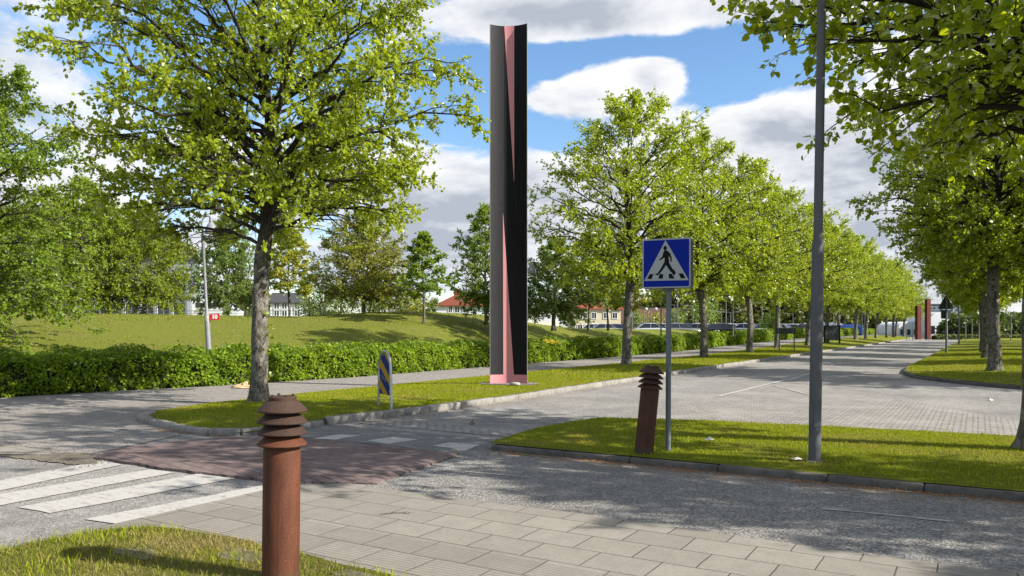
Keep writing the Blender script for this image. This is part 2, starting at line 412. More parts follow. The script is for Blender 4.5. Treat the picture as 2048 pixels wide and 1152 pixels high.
# path across the foreground, its slabs and the front turf
sheet('footpath', [(-5.55, 5.9), (40, 6.2), (40, 8.7), (-5.55, 8.7)], .004, PATH_M)
grid_strip('pavement', np.linspace(-6.05, 20, 27), lambda X: 3.4, lambda X: 5.98 + .006 * (X + 6) + .03 * math.sin(X * 1.7), 7, lambda X, Y: .010 + 0 * X, SLAB_M, True)
FGX = [-6.05, -5.95, -5.7, -5.0, -4, -3.4, -2.6, -1.8, 10]; FGY = [2.0, 3.45, 3.80, 3.92, 3.88, 3.85, 3.80, 3.72, 3.6]
grid_strip('turf', np.linspace(-6.02, 3, 46), lambda X: -3.0, lambda X: float(np.interp(X, FGX, FGY)) + .02 * math.sin(X * 9) , 40, lambda X, Y: fg_z(X, Y), TURF_FG, True)
def turf_patch(cx, cy, rx, ry, seed):
    rr = random.Random(seed); pts = []
    for k in range(40):
        a = 6.283 * k / 40; q = 1 + .22 * math.sin(3 * a + seed) + rr.uniform(-.14, .14); pts.append((cx + rx * q * math.cos(a), cy + ry * q * math.sin(a)))
    b = MB(); vs = [(x, y, float(fg_z(x, y)) + .004) for x, y in pts] + [(cx, cy, float(fg_z(cx, cy)) + .008)]
    b.add(vs, [(k, (k + 1) % 40, 40) for k in range(40)]); return tag(b.build('bare_earth', SOIL_M), kind='structure')
turf_patch(-4.25, 3.62, .34, .13, 1); turf_patch(-3.3, 3.7, .3, .07, 2); turf_patch(-4.9, 3.2, .2, .1, 3)
# cycle path behind the verge
grid_strip('cycle_path', np.concatenate([np.arange(5.45, 40, 1), np.arange(40, 200, 4)]), lambda Y: hedge_x(Y) + .02,
           lambda Y: float(np.interp(Y, [5.4, 7.5, 8.2, 9.5, 14, 260], [-9.6, -10.3, -12.6, -13.4, -13.95, -14.0])), 8,
           lambda X, Y: .008 + zpath(Y) - 0 * X, CYCLE_M)
grid_strip('verge', np.concatenate([np.linspace(7.66, 9.2, 16), np.arange(9.5, 40, .6), np.arange(40, 150, 2.5)]),
           lambda Y: float(np.interp(Y, VL_Y, VL_X)) - .03, lambda Y: float(np.interp(Y, VR_Y, VR_X)) + .03, 14, verge_z, TURF)
grid_strip('median', np.concatenate([np.linspace(-5.6, 2, 40), np.linspace(2.5, 34, 30)]), lambda X: 8.66, lambda X: float(np.interp(X, MB_X, MB_Y)), 16, median_z, TURF, True)
grid_strip('right_lawn', np.concatenate([np.linspace(18, 36, 40), np.arange(37, 150, 2.5)]), lambda Y: float(np.interp(Y, RL_Y, RL_X)) + .06, lambda Y: 70.0, 40, rlawn_z, TURF, power=2.0)

# raised paver table with its ramp, cobbles, gutter, soil
TB = [(-9.75, 6.0), (-9.3, 5.52), (-7.8, 5.48), (-6.5, 5.6), (-5.98, 5.7), (-5.3, 6.1), (-5.55, 7.6), (-5.62, 8.05), (-6.8, 8.0), (-8.1, 8.02), (-9.2, 7.75), (-9.6, 6.9)]
def jag0(poly):
    rr = random.Random(21); out = []
    for (x0, y0), (x1, y1) in zip(poly, poly[1:] + poly[:1]):
        k = max(1, int(math.hypot(x1 - x0, y1 - y0) / .1))
        out += [(x0 + (x1 - x0) * j / k + rr.uniform(-.02, .02), y0 + (y1 - y0) * j / k + rr.uniform(-.02, .02)) for j in range(k)]
    return out
tb = MB(); cx, cy = -7.5, 6.8
TB = jag0(TB); n = len(TB)
inn = [(cx + (x - cx) * .93, cy + (y - cy) * .86) for x, y in TB]
def table_z(x, y): return .03 * float(sstep(x, -9.9, -8.8)) * float(1 - sstep(x, -6.2, -5.3)) + .012
tb.add([(x, y, .0) for x, y in TB] + [(x, y, .016 + .4 * table_z(x, y)) for x, y in TB] + [(x, y, .03 + table_z(x, y)) for x, y in inn] + [(cx, cy, .060)],
       [(k, (k + 1) % n, n + (k + 1) % n, n + k) for k in range(n)] + [(n + k, n + (k + 1) % n, 2 * n + (k + 1) % n, 2 * n + k) for k in range(n)] + [(2 * n + k, 2 * n + (k + 1) % n, 3 * n) for k in range(n)])
tag(tb.build('brick_crossing', BRICK_M), kind='structure')
def ramp_z(X, Y): return .058 * (1 - sstep(Y, 8.0, 9.35)) * sstep(X, -9.3, -8.6) * (1 - sstep(X, -6.1, -5.5)) + .006
grid_strip('ramp', np.linspace(-9.35, -5.5, 20), lambda X: 7.9, lambda X: 9.5, 10, ramp_z, asphalt('ramp_asphalt', (.15, .147, .143), (.25, .243, .235)), True)
sheet('cobbles', [(-5.2, 12.2), (-5.35, 18.4), (-5.0, 22.5), (-4.6, 24.8), (-2.8, 21.1), (-1, 18.7), (.47, 16.2), (3, 13.4), (3, 12.9), (-2.4, 12.7), (-4.2, 12.3)], .005, COBBLE_M)
sheet('cobble_gutter', [(-9.0, 9.9), (-5.5, 9.75), (-5.45, 10.5), (-7.2, 10.45), (-9.0, 10.75)], .006, COBBLE_M)
sheet('asphalt_patch', [(-8.2, 11.0), (-5.45, 11.6), (-5.4, 12.6), (-7.6, 12.4)], .004, asphalt('patch_asphalt', (.20, .195, .19), (.27, .262, .255)))
def jag(poly, step, amt, rr):
    out = []
    for (x0, y0), (x1, y1) in zip(poly, poly[1:] + poly[:1]):
        n = max(1, int(math.hypot(x1 - x0, y1 - y0) / step))
        out += [(x0 + (x1 - x0) * k / n + rr.uniform(-amt, amt), y0 + (y1 - y0) * k / n + rr.uniform(-amt, amt)) for k in range(n)]
    return out
SOILP = [(-14, 4.95), (-10.6, 5.02), (-9.2, 5.12), (-8.9, 5.3), (-9.3, 5.52), (-9.75, 5.72), (-10.3, 5.5), (-14, 5.05)]
sheet('soil_edge', jag(SOILP, .05, .035, random.Random(9)), .012, SOIL_M)
def grit(n, x0, x1, yf, rr, s0, s1):
    b = MB()
    for _ in range(n):
        x = rr.uniform(x0, x1); y = yf(x, rr); s = rr.uniform(s0, s1); c = Vector((x, y, .012))
        b.add([c + Vector(p) * s * rr.uniform(.6, 1.3) for p in ((1, 0, 0), (-1, 0, 0), (0, 1, 0), (0, -1, 0), (0, 0, .9))], [(0, 2, 4), (2, 1, 4), (1, 3, 4), (3, 0, 4)])
    return b
tag(grit(900, -12.5, -8.8, lambda x, rr: rr.gauss(5.28, .2), random.Random(4), .004, .013).build('grit', SOIL_M), kind='stuff')
DEBRIS = simple('dry_bud_scales', (.24, .12, .045), .9, .1, 0, .4, 30)
tag(grit(2600, -5.4, 6, lambda x, rr: 8.56 - abs(rr.gauss(0, .09)), random.Random(14), .004, .011).build('fallen_bud_scales', DEBRIS), kind='stuff')
tag(grit(420, -11.3, -9.3, lambda x, rr: 7.62 + .08 * abs(x + 10.5) - abs(rr.gauss(0, .06)), random.Random(15), .004, .011).build('fallen_bud_scales', DEBRIS), kind='stuff')
tag(grit(900, -9, -8.5, lambda x, rr: rr.uniform(9, 24), random.Random(16), .005, .014).build('fallen_bud_scales', DEBRIS), kind='stuff')
sheet('side_pavement', [(-14, 5.02), (-10.6, 5.05), (-10.0, 5.38), (-10.3, 5.5), (-14, 5.62)], .018, SLAB_M)
sheet('car_park', [cw(1080, 84), cw(1450, 84), cw(1560, 100), cw(1640, 140), cw(1660, 190), cw(1000, 190)], .62, ROAD_M)

# kerbs
def kerb(name, pts, m, w=.15, h=.12, step=1.0, z0=None, side=1):
    P = [Vector((x, y)) for x, y in pts]; L = [0]
    for a, b in zip(P, P[1:]): L.append(L[-1] + (b - a).length)
    def at(s): return Vector((float(np.interp(s, L, [p.x for p in P])), float(np.interp(s, L, [p.y for p in P]))))
    b = MB(); s = 0.0
    while s < L[-1] - .1:
        ln = min(step * random.uniform(.85, 1.15), L[-1] - s)
        p0, p1 = at(s + .0035), at(s + ln - .0035); t = (p1 - p0); c = (p0 + p1) / 2
        hh = h + random.uniform(-.008, .008)
        b.box((c.x, c.y, hh / 2 - .02), (t.length, w, hh + .04), math.atan2(t.y, t.x), Matrix.Rotation(random.uniform(-.02, .02), 4, 'X'), .014)
        s += ln
    return tag(b.build(name, m, None, True, 50), kind='structure')
kerb('kerb', [(-12.95, 8.75), (-12.6, 8.3), (-11.9, 8.02), (-11.3, 7.86), (-10.7, 7.72), (-10.16, 7.65), (-9.7, 7.68), (-9.32, 7.95), (-9.28, 8.6), (-9.35, 9.4)], KERB_M, .14, .10, .55)
kerb('kerb', [(-9.34, 9.5), (-9.15, 11), (-9.0, 12.5), (-8.95, 15), (-9.05, 22), (-9.2, 30), (-9.2, 140)], KERB_M, .16, .125, 1.05)
kerb('kerb', [(-5.5, 8.66), (-2, 8.64), (34, 8.62)], KERB_D, .14, .08, 1.0)
kerb('kerb', [(-5.55, 8.9), (-5.6, 10), (-5.42, 11.7)], KERB_D, .1, .05, .9)
kerb('kerb', [(12, 14.6), (8, 18), (3.0, 22.6), (.94, 24.5), (0, 25.5), (-.7, 26.4), (-1.76, 28.2), (-2.25, 31), (-2.45, 35)], KERB_D, .15, .10, .9)
kerb('kerb', [(-2.45, 35.2), (-2.4, 50), (-2.1, 140)], KERB_M, .14, .04, 1.2)

# painted markings
def mark(name, polys, m, zs=.010, zf=None):
    b = MB()
    for p in polys:
        k = []
        for i in range(len(p)):
            (x0, y0), (x1, y1) = p[i], p[(i + 1) % len(p)]; ns = max(1, int(math.hypot(x1 - x0, y1 - y0) / .16))
            for j in range(ns):
                w = .012 if 0 < j else 0
                k.append((x0 + (x1 - x0) * j / ns + random.uniform(-w, w), y0 + (y1 - y0) * j / ns + random.uniform(-w, w)))
        vs = [(x, y, (zf(x, y) if zf else 0) + zs) for x, y in k]; b.add(vs, [tuple(range(len(vs)))])
    o = b.build(name, m)
    me = o.data
    for f in me.polygons:
        if f.normal.z < 0: f.flip()
    return tag(o, kind='structure')
def px_poly(l): return [W(*p) for p in l]
mark('zebra_marking', [px_poly([(-190, 1000), (205, 922), (245, 930), (-190, 1024)]), px_poly([(-160, 1016), (300, 940), (350, 946), (-160, 1042)]),
                       px_poly([(35, 1016), (400, 948), (468, 958), (100, 1028)]), px_poly([(168, 1040), (525, 972), (620, 968), (240, 1050)])], PAINT, .008)
mark('square_marking', [px_poly([(628, 887), (678, 876), (724, 877), (672, 889)]), px_poly([(733, 891), (792, 879), (838, 884), (778, 898)]), px_poly([(866, 901), (900, 890), (962, 892), (930, 905)])], PAINT, .004, lambda x, y: float(ramp_z(x, y)))
def rib(pts, w):
    out = []
    for (x0, y0), (x1, y1) in zip(pts, pts[1:]):
        dx, dy = x1 - x0, y1 - y0; l = math.hypot(dx, dy) or 1; nx, ny = -dy / l * w / 2, dx / l * w / 2
        out.append([(x0 + nx, y0 + ny), (x0 - nx, y0 - ny), (x1 - nx, y1 - ny), (x1 + nx, y1 + ny)])
    return out
mark('path_marking', rib([W(930, 944), W(1062, 956)], .05), PAINT_W, .009)
mark('path_marking', rib([W(1645, 1019), W(1735, 1027), W(1908, 1045)], .05), PAINT_W, .009)
mark('road_marking', rib([(-5.28, 18.3), (-5.2, 24), (-5.15, 27)], .11) + rib([(-5.15, 27.2), (-5.1, 33)], .10), PAINT, .012)
mark('road_marking', sum([rib([(-5.5, y), (-5.5, y + 3)], .11) for y in range(36, 120, 9)], []), PAINT, .012)
mark('road_marking', rib([W(1550, 772), W(1566, 777)], .12) + rib([W(1572, 778), W(1618, 790)], .12) + rib([(-5.0, 24.6), (-5.0, 27)], .16), PAINT_W, .014)
cyl = lambda Y: float(zpath(Y))
mark('cycle_marking', rib([(-15.78, 6.6), (-15.5, 8.35)], .09) + sum([rib([(-16.0, y), (-16.05, y + 1.4)], .09) for y in range(11, 120, 4)], []), PAINT_W, .014, lambda x, y: float(zpath(y)))
def bike(cx, cy, s, ang):
    out = []
    def L(pts, w=.07):
        q = [(cx + s * (x * math.cos(ang) - y * math.sin(ang)), cy + s * (x * math.sin(ang) + y * math.cos(ang))) for x, y in pts]
        out.extend(rib(q, w * s))
    for ox in (-.55, .55): L([(ox + .36 * math.cos(k * .524), .36 * math.sin(k * .524)) for k in range(13)])
    L([(-.55, 0), (-.2, .55), (.4, .55), (0, 0), (-.55, 0)]); L([(-.25, .7), (-.1, .12), (0, 0)]); L([(.55, 0), (.38, .78), (.56, .84)]); L([(-.36, .72), (-.14, .72)])
    return out
mark('bicycle_marking', bike(-15.0, 10.75, .85, math.pi / 2 + .1), PAINT_W, .014)
mark('bicycle_marking', bike(-11.4, 7.05, .55, .3), PAINT_W, .014)

# ------------------------------------------------------------------ grass (stuff)
def blades(name, X, Y, zf, h, w, m, bend=.5):
    n = len(X); Z = np.asarray(zf(X, Y)) - .008
    ang = rng.uniform(0, 2 * np.pi, n); H = h * rng.uniform(.45, 1.15, n); wd = w * rng.uniform(.7, 1.3, n)
    dx, dy = np.cos(ang) * wd / 2, np.sin(ang) * wd / 2
    la = rng.uniform(0, 2 * np.pi, n); lean = H * bend * rng.uniform(.1, 1.2, n); lx, ly = np.cos(la) * lean, np.sin(la) * lean
    v = np.empty((n, 5, 3))
    v[:, 0] = np.stack([X - dx, Y - dy, Z], 1); v[:, 1] = np.stack([X + dx, Y + dy, Z], 1)
    v[:, 2] = np.stack([X + dx * .75 + lx * .3, Y + dy * .75 + ly * .3, Z + H * .55], 1)
    v[:, 3] = np.stack([X - dx * .75 + lx * .3, Y - dy * .75 + ly * .3, Z + H * .55], 1)
    v[:, 4] = np.stack([X + lx, Y + ly, Z + H * .95], 1)
    b = np.arange(n)[:, None] * 5
    o = mesh_obj(name, np_mesh(name, v.reshape(-1, 3), [b + np.array([[0, 1, 2, 3]]), b + np.array([[3, 2, 4]])], m))
    return tag(o, kind='stuff')
def scatter(n, x0, x1, y0, y1, ok):
    X = rng.uniform(x0, x1, n); Y = rng.uniform(y0, y1, n); k = ok(X, Y); return X[k], Y[k]
def clump(X, Y, amt):   # density variation
    f = np.sin(X * 2.1 + 1.7 * np.sin(Y * 1.3)) * np.sin(Y * 2.7 + 1.1 * np.sin(X * 1.9))
    return rng.uniform(0, 1, len(X)) < 1 - amt * (.5 + .5 * f)
in_fg = lambda X, Y: (Y < np.interp(X, FGX, FGY) - .01) & clump(X, Y, .5)
X, Y = scatter(60000, -5.98, -1.0, 2.2, 3.95, in_fg); blades('foreground_grass', X, Y, fg_z, .042, .005, BLADE_FG, 1.0)
X, Y = scatter(5200, -5.98, -1.0, 2.2, 3.95, lambda X, Y: (Y < np.interp(X, FGX, FGY) - .01) & (np.sin(X * 5.1 + 2 * np.sin(Y * 3)) > .15)); blades('foreground_grass', X, Y, fg_z, .085, .006, BLADE, .7)
in_med = lambda X, Y: (Y > 8.76) & (Y < np.interp(X, MB_X, MB_Y) + .03) & clump(X, Y, .4)
X, Y = scatter(95000, -5.6, 3.2, 8.7, 13.3, in_med); blades('median_grass', X, Y, median_z, .038, .008, BLADE, .7)
in_v = lambda X, Y: (X > np.interp(Y, VL_Y, VL_X) + .05) & (X < np.interp(Y, VR_Y, VR_X) - .12) & (np.hypot(X + 10.75, Y - 17.65) > .75)
X, Y = scatter(60000, -14.2, -9, 7.7, 21, in_v); blades('verge_grass', X, Y, verge_z, .04, .012, BLADE, .7)
X, Y = scatter(34000, -14.2, -9, 21, 60, in_v); blades('verge_grass', X, Y, verge_z, .06, .022, BLADE, .6)
in_r = lambda X, Y: (X > np.interp(Y, RL_Y, RL_X) + .15)
X, Y = scatter(45000, -2.5, 7, 20, 60, in_r); blades('lawn_grass', X, Y, rlawn_z, .06, .022, BLADE, .6)
in_m = lambda X, Y: (X < hedge_x(Y) - 1.4) & clump(X, Y, .7)
X, Y = scatter(70000, -52, -18, 2, 62, in_m); blades('meadow_grass', X, Y, lawn_z, .06, .04, BLADE_M, .6)

# ------------------------------------------------------------------ foliage
def unit(a): return a / np.maximum(np.linalg.norm(a, axis=-1, keepdims=True), 1e-9)
def leaf_mesh(P, D, Nn, size, fine=False, fold=.35, wr=.42):
    """folded leaves: base P, direction D, face normal Nn."""
    D = unit(D); Sd = unit(np.cross(D, Nn)); U = np.cross(Sd, D); s = size[:, None]
    n = len(P)
    if fine:
        v = np.empty((n, 6, 3))
        v[:, 0] = P; v[:, 3] = P + D * s
        for i, sg in ((1, 1), (5, -1)): v[:, i] = P + D * s * .18 + Sd * s * wr * sg + U * s * fold * wr
        for i, sg in ((2, 1), (4, -1)): v[:, i] = P + D * s * .62 + Sd * s * wr * .92 * sg + U * s * fold * wr
        b = np.arange(n)[:, None] * 6
        return v.reshape(-1, 3), np.concatenate([b + np.array([[0, 1, 2, 3]]), b + np.array([[0, 3, 4, 5]])])
    v = np.empty((n, 4, 3)); v[:, 0] = P; v[:, 2] = P + D * s
    for i, sg in ((1, 1), (3, -1)): v[:, i] = P + D * s * .42 + Sd * s * wr * 1.15 * sg + U * s * fold * wr
    b = np.arange(n)[:, None] * 4
    return v.reshape(-1, 3), np.concatenate([b + np.array([[0, 1, 2]]), b + np.array([[0, 2, 3]])])
def sticks(P0, P1, r0, r1, k=3):
    d = unit(P1 - P0); ref = np.where(np.abs(d[:, 2:3]) > .9, np.array([[1., 0, 0]]), np.array([[0, 0, 1.]]))
    a = unit(np.cross(d, ref)); b = np.cross(d, a); n = len(P0); v = np.empty((n, 2 * k, 3))
    for i in range(k):
        t = 2 * np.pi * i / k; o = a * math.cos(t) + b * math.sin(t)
        v[:, i] = P0 + o * r0[:, None]; v[:, k + i] = P1 + o * r1[:, None]
    bs = np.arange(n)[:, None] * 2 * k
    f = np.concatenate([bs + np.array([[i, (i + 1) % k, k + (i + 1) % k, k + i]]) for i in range(k)])
    return v.reshape(-1, 3), f

def prof_lime(f):
    return .62 + .38 * min(1, f / .28) if f < .28 else max(0.0, 1 - ((f - .28) / .72) ** 1.9) ** .62
def prof_cone(f): return (.55 + .45 * min(1, f / .18)) if f < .18 else max(0.0, 1 - (f - .18) / .82) ** .8
def prof_ball(f): return max(0.0, 1 - ((f - .45) / .55) ** 2) ** .5

def gen_tree(seed, H, R, zc, zf, dia, nl=46, nsec=12, ntw=7, nleaf=8, ls=.085, prof=prof_lime, mats=(None, None), rise=1.0, fine=False,
             droop=.35, fork=None, sprout=0, wob=.12, spread=1.0, env=None, clear=None):
    r = np.random.default_rng(seed); name = 'tree'
    V, F, off = [], [], 0
    def add(v, f):
        nonlocal off
        V.append(v); F.append(f + off); off += len(v)
    def tubeline(pts, rad, k):
        n = len(pts); t = np.gradient(pts, axis=0); t = unit(t)
        ref = np.array([1., .3, .1]); vs = np.empty((n, k, 3))
        for i in range(n):
            a = unit(np.cross(t[i], ref)); b = np.cross(t[i], a); ref = np.cross(a, t[i]) if False else ref
            for j in range(k):
                q = 2 * math.pi * j / k; vs[i, j] = pts[i] + (a * math.cos(q) + b * math.sin(q)) * rad[i][j if np.ndim(rad[i]) else ()] if np.ndim(rad[i]) else pts[i] + (a * math.cos(q) + b * math.sin(q)) * rad[i]
        i0 = np.arange(n - 1)[:, None, None] * k; j0 = np.arange(k)[None, :, None]; j1 = (j0 + 1) % k
        f = np.concatenate([i0 + j0, i0 + j1, i0 + k + j1, i0 + k + j0], 2).reshape(-1, 4)
        add(vs.reshape(-1, 3), f)
    # trunk
    nz = 44; zz = np.linspace(-.06, 1, nz) ; tz = np.where(zz < 0, zz * 2, zz * H * .97)
    ph = r.uniform(0, 6, 4)
    def trunk(z):
        z = np.asarray(z, float); g = sstep(z, 0, zf * 1.5)
        return np.stack([wob * (np.sin(z * .8 + ph[0]) - math.sin(ph[0])) * g, wob * (np.sin(z * .65 + ph[1]) - math.sin(ph[1])) * g, z], -1)
    def trad(z):
        z = np.asarray(z, float)
        b = dia / 2 * (1 - .16 * np.clip(z / zf, 0, 1)); up = np.clip((z - zf) / (H - zf), 0, 1)
        return np.maximum(b * (1 - up) ** 1.25, .008) + dia * .20 * np.exp(-np.maximum(z, 0) / .16) + dia * .06 * np.exp(-((z - zf * .96) / .3) ** 2)
    kk = 18; rad = []
    for z in tz:
        q = np.arange(kk) * 2 * np.pi / kk
        lump = 1 + .07 * np.sin(3 * q + z * 2.1 + ph[2]) + .05 * np.sin(5 * q - z * 4.3 + ph[3]) + .03 * np.sin(9 * q + z * 9) + .16 * np.exp(-max(z, 0) / .14) * np.sin(4 * q + ph[0])
        rad.append(float(trad(z)) * lump)
    tubeline(trunk(tz), rad, kk)
    # limbs towards points on the crown's envelope
    S0, ST_, SL = [], [], []
    LP = []; LR = []
    for i in range(nl):
        f = (i + r.uniform(.1, .9)) / nl; f = f ** 1.12
        az = i * 2.39996 + r.uniform(-.35, .35)
        z1 = zc + f * (H - zc)
        sc = env(az, f) if env else 1.0
        hr = max(.12, R * prof(f) * r.uniform(.80, 1.08) * sc)
        tgt = np.array([math.cos(az) * hr, math.sin(az) * hr, z1]) + trunk(z1) * np.array([1, 1, 0])
        ang = math.radians(8 + 40 * f ** 1.3) * rise
        z0 = np.clip(z1 - hr * math.tan(ang), zf + r.uniform(-.15, .5), H * .93)
        p0 = trunk(z0); rise0 = max(.15, hr * .45)
        c1 = p0 + np.array([math.cos(az) * hr * .3, math.sin(az) * hr * .3, rise0 * (.45 if z1 >= z0 else .8)])
        c2 = p0 * .3 + tgt * .7 + np.array([0, 0, .12 * hr * (1 if z1 > z0 else 2.2)])
        t = np.linspace(0, 1, 9)[:, None]
        pts = (1 - t) ** 3 * p0 + 3 * (1 - t) ** 2 * t * c1 + 3 * (1 - t) * t ** 2 * c2 + t ** 3 * tgt
        pts[1:-1] += r.normal(0, .035 * hr ** .5, (7, 3))
        Ln = np.linalg.norm(np.diff(pts, axis=0), axis=1).sum()
        rb = min(float(trad(z0)) * .5, .009 + .0125 * Ln)
        tubeline(pts, list(rb * (1 - np.linspace(0, 1, 9)) ** .8 + .006), 6)
        LP.append(pts)
        u = np.sort(r.uniform(.14, 1.0, nsec)); u[-1] = 1.0
        ip = u * 8; k0 = np.minimum(ip.astype(int), 7); fr = (ip - k0)[:, None]
        q = pts[k0] * (1 - fr) + pts[k0 + 1] * fr; tg = unit(pts[k0 + 1] - pts[k0])
        S0.append(q); ST_.append(tg); SL.append((.24 + .34 * (1 - u)) * np.clip(Ln, .7, 3.4) * r.uniform(.55, 1.15, nsec))
    S0 = np.concatenate(S0); T = np.concatenate(ST_); SL = np.concatenate(SL); n = len(S0)
    rd = unit(r.normal(0, 1, (n, 3)) * np.array([1, 1, .6])); out = unit(S0 * np.array([1, 1, 0]) + 1e-6)
    D = unit(T * .75 + rd * .85 * spread + out * .25 + np.array([0, 0, .08]))
    S2 = S0 + D * SL[:, None] * .55; S3 = S2 + unit(D + np.array([0, 0, -.22 * droop]) + r.normal(0, .18, (n, 3))) * SL[:, None] * .45
    r0 = .004 + .0055 * SL
    for a, b, ra, rb_ in ((S0, S2, r0 * 1.5, r0), (S2, S3, r0, r0 * .45)):
        v, f = sticks(a, b, ra, rb_, 4); add(v, f)
    # twigs
    m = n * ntw; idx = np.repeat(np.arange(n), ntw); u = r.uniform(.12, 1.0, m)[:, None]
    first = u < .55; P = np.where(first, S0[idx] + (S2 - S0)[idx] * (u / .55), S2[idx] + (S3 - S2)[idx] * ((u - .55) / .45))
    TD = unit(D[idx] * .8 + unit(r.normal(0, 1, (m, 3))) * .9 + np.array([0, 0, -.25 * droop]))
    TL = r.uniform(.14, .42, m) * (R / 4.2) ** .5; P2 = P + TD * TL[:, None]
    v, f = sticks(P, P2, np.full(m, .0035), np.full(m, .002), 3); add(v, f)
    # leaves
    q = m * nleaf; ix = np.repeat(np.arange(m), nleaf); u = r.uniform(.15, 1.05, q)[:, None]
    LPos = P[ix] + (P2 - P)[ix] * u + r.normal(0, .02, (q, 3))
    LD = unit(TD[ix] * .5 + r.normal(0, .6, (q, 3)) + np.array([0, 0, -.55 * droop]))
    LN = unit(r.normal(0, .65, (q, 3)) + np.array([0, 0, .55]) + unit(LPos * np.array([1, 1, 0])) * .35)
    if clear:   # lower inside of the crown is pruned up
        kp = ~((LPos[:, 2] < clear[0]) & (np.hypot(LPos[:, 0], LPos[:, 1]) < clear[1])); LPos, LD, LN = LPos[kp], LD[kp], LN[kp]
    if sprout:
        zs = r.uniform(.3, zf, sprout); a_ = r.uniform(0, 6.28, sprout); pt = trunk(zs); pt[:, 0] += np.cos(a_) * trad(zs); pt[:, 1] += np.sin(a_) * trad(zs)
        pt = np.repeat(pt, 7, 0) + r.normal(0, .035, (sprout * 7, 3))
        LPos = np.concatenate([LPos, pt]); LD = np.concatenate([LD, unit(r.normal(0, 1, pt.shape))]); LN = np.concatenate([LN, unit(r.normal(0, 1, pt.shape))])
    sz = ls * r.uniform(.65, 1.25, len(LPos))
    lv, lf = leaf_mesh(LPos, LD, LN, sz, fine)
    wm = np_mesh('trunk', np.concatenate(V), np.concatenate(F), mats[0], True)
    lm = np_mesh('crown', lv, lf, mats[1])
    return wm, lm
def put_tree(name, meshes, X, Y, Z, rz=0, sc=1.0, label=None, cat='tree', group=None, leafm=None, tilt=None):
    t = thing(name, (X, Y, Z), rz, label, cat, group); t.scale = (sc, sc, sc) if not isinstance(sc, tuple) else sc
    if tilt: t.rotation_euler = (tilt[0], tilt[1], rz)
    mesh_obj('trunk', meshes[0], t); o = mesh_obj('crown', meshes[1], t)
    if leafm:
        o.material_slots[0].link = 'OBJECT'; o.material_slots[0].material = leafm
    return t

vz = lambda X, Y: float(verge_z(X, Y))
# foreground lime on the verge tip
x, y = cw(520, 16.25)
T1 = gen_tree(3, 11.6, 4.3, 3.7, 3.25, .365, 66, 15, 9, 9, .080, prof_lime, (BARK, LIME), 1.0, True, .6, sprout=14, wob=.10, clear=(4.15, 2.1))
put_tree('lime_tree', T1, x, y, vz(x, y) - .03, 3.5, .97, 'big spreading lime tree on the grass tip behind the upright bollard', group='lime trees lining the road')
AV = [gen_tree(21 + k, 11.6 + [0, -.4, .3, -.2, .1][k], 3.85 + [0, .15, -.2, .1, -.1][k], 3.3, 3.4, .38, 58, 14, 8, 8, .092, prof_lime, (BARK, LIME_Y), 1.0, False, .5, wob=.1 + .03 * k) for k in range(5)]
av_lab = ['lime tree first behind the black and pink sculpture, fully in view', 'lime tree whose trunk stands right of the blue crossing sign post',
          'third lime tree beyond the sculpture on the verge', 'lime tree behind the low grey panel sign, dark trunk', 'lime tree between the grey panel sign and tall lamp pole',
          'lime tree directly behind the tall grey lamp pole', 'lime tree whose trunk stands behind the dark notice board', 'eighth lime tree beyond the sculpture, right of the dark board',
          'ninth lime tree beyond the sculpture on the verge', 'tenth lime tree beyond the sculpture on the verge', 'eleventh lime tree beyond the sculpture on the verge',
          'twelfth lime tree beyond the sculpture on the verge', 'lime tree second from the far end of the left row', 'lime tree last of the left row before the red pillar']
for i in range(14):
    Yt = 30.46 + i * 9.3 - .04 * i; Xt = -12.55 + .05 * i + (.5 if i > 8 else 0) + (.25 if i % 3 else -.15)
    k_ = random.uniform(.95, 1.04); sc = (k_ * random.uniform(.95, 1.06), k_ * random.uniform(.95, 1.06), k_)
    put_tree('lime_tree', AV[(i * 2) % 5], Xt, Yt, vz(Xt, Yt) - .03, [.5, 2.1, 4.0, 1.2, 5.5][i % 5] + i, sc, av_lab[i], group='lime trees lining the road')
# right side
R0 = gen_tree(57, 9.8, 3.5, 4.0, 3.0, .40, 64, 14, 7, 6, .098, prof_lime, (BARK, LIME_G), 1.0, True, .6, wob=.12, env=lambda az, f: 1 + .32 * max(0, -math.sin(az)) ** 1.5)
x, y = cw(2080, 9.35)
put_tree('lime_tree', R0, x, y, float(median_z(x, y)) - .03, 0, 1.0, 'near lime tree on the median at the right edge, leaves overhead', group='lime trees lining the road')
RA = gen_tree(63, 10.6, 3.8, 3.4, 3.3, .40, 78, 14, 8, 9, .092, lambda f: prof_lime(f) * (.62 + .38 * min(1, f / .22)), (BARK, LIME_G), 1.0, False, .5, wob=.1)
rl = ['large lime tree nearest on the right lawn, behind the rounded kerb', 'second lime tree on the right lawn, trunk left behind the largest', 'third lime tree on the right lawn, nearly hidden by two trunks',
      'fourth lime tree on the right lawn, hidden trunk', 'fifth lime tree on the right lawn, crown only in view', 'sixth lime tree on the right lawn, crown only in view', 'last lime tree in the row on the right lawn']
for i, (Xt, Yt) in enumerate([(.46, 30.8), (.33, 43.8), (.26, 54.0), (.3, 66.0), (.3, 78.0), (.4, 90.0), (.4, 103.0)]):
    put_tree('lime_tree', RA, Xt, Yt, float(rlawn_z(Xt, Yt)) - .03, [0.3, 2.6, 4.1, 1.0, 5.0, 3.3, .9][i], 1.0, rl[i], group='lime trees lining the road')
for i, (a_, b_) in enumerate(((7.2, 9.5), (12.2, 9.7), (17.2, 9.7))):   # smaller limes of the median row, beyond the frame; their shade lies on the footpath
    put_tree('lime_tree', RA, a_, b_, .1, 1.4 + i * 2, (.60, .56, .70), 'small lime tree of the median row, seen only by its shade on the footpath', group='small limes along the median')
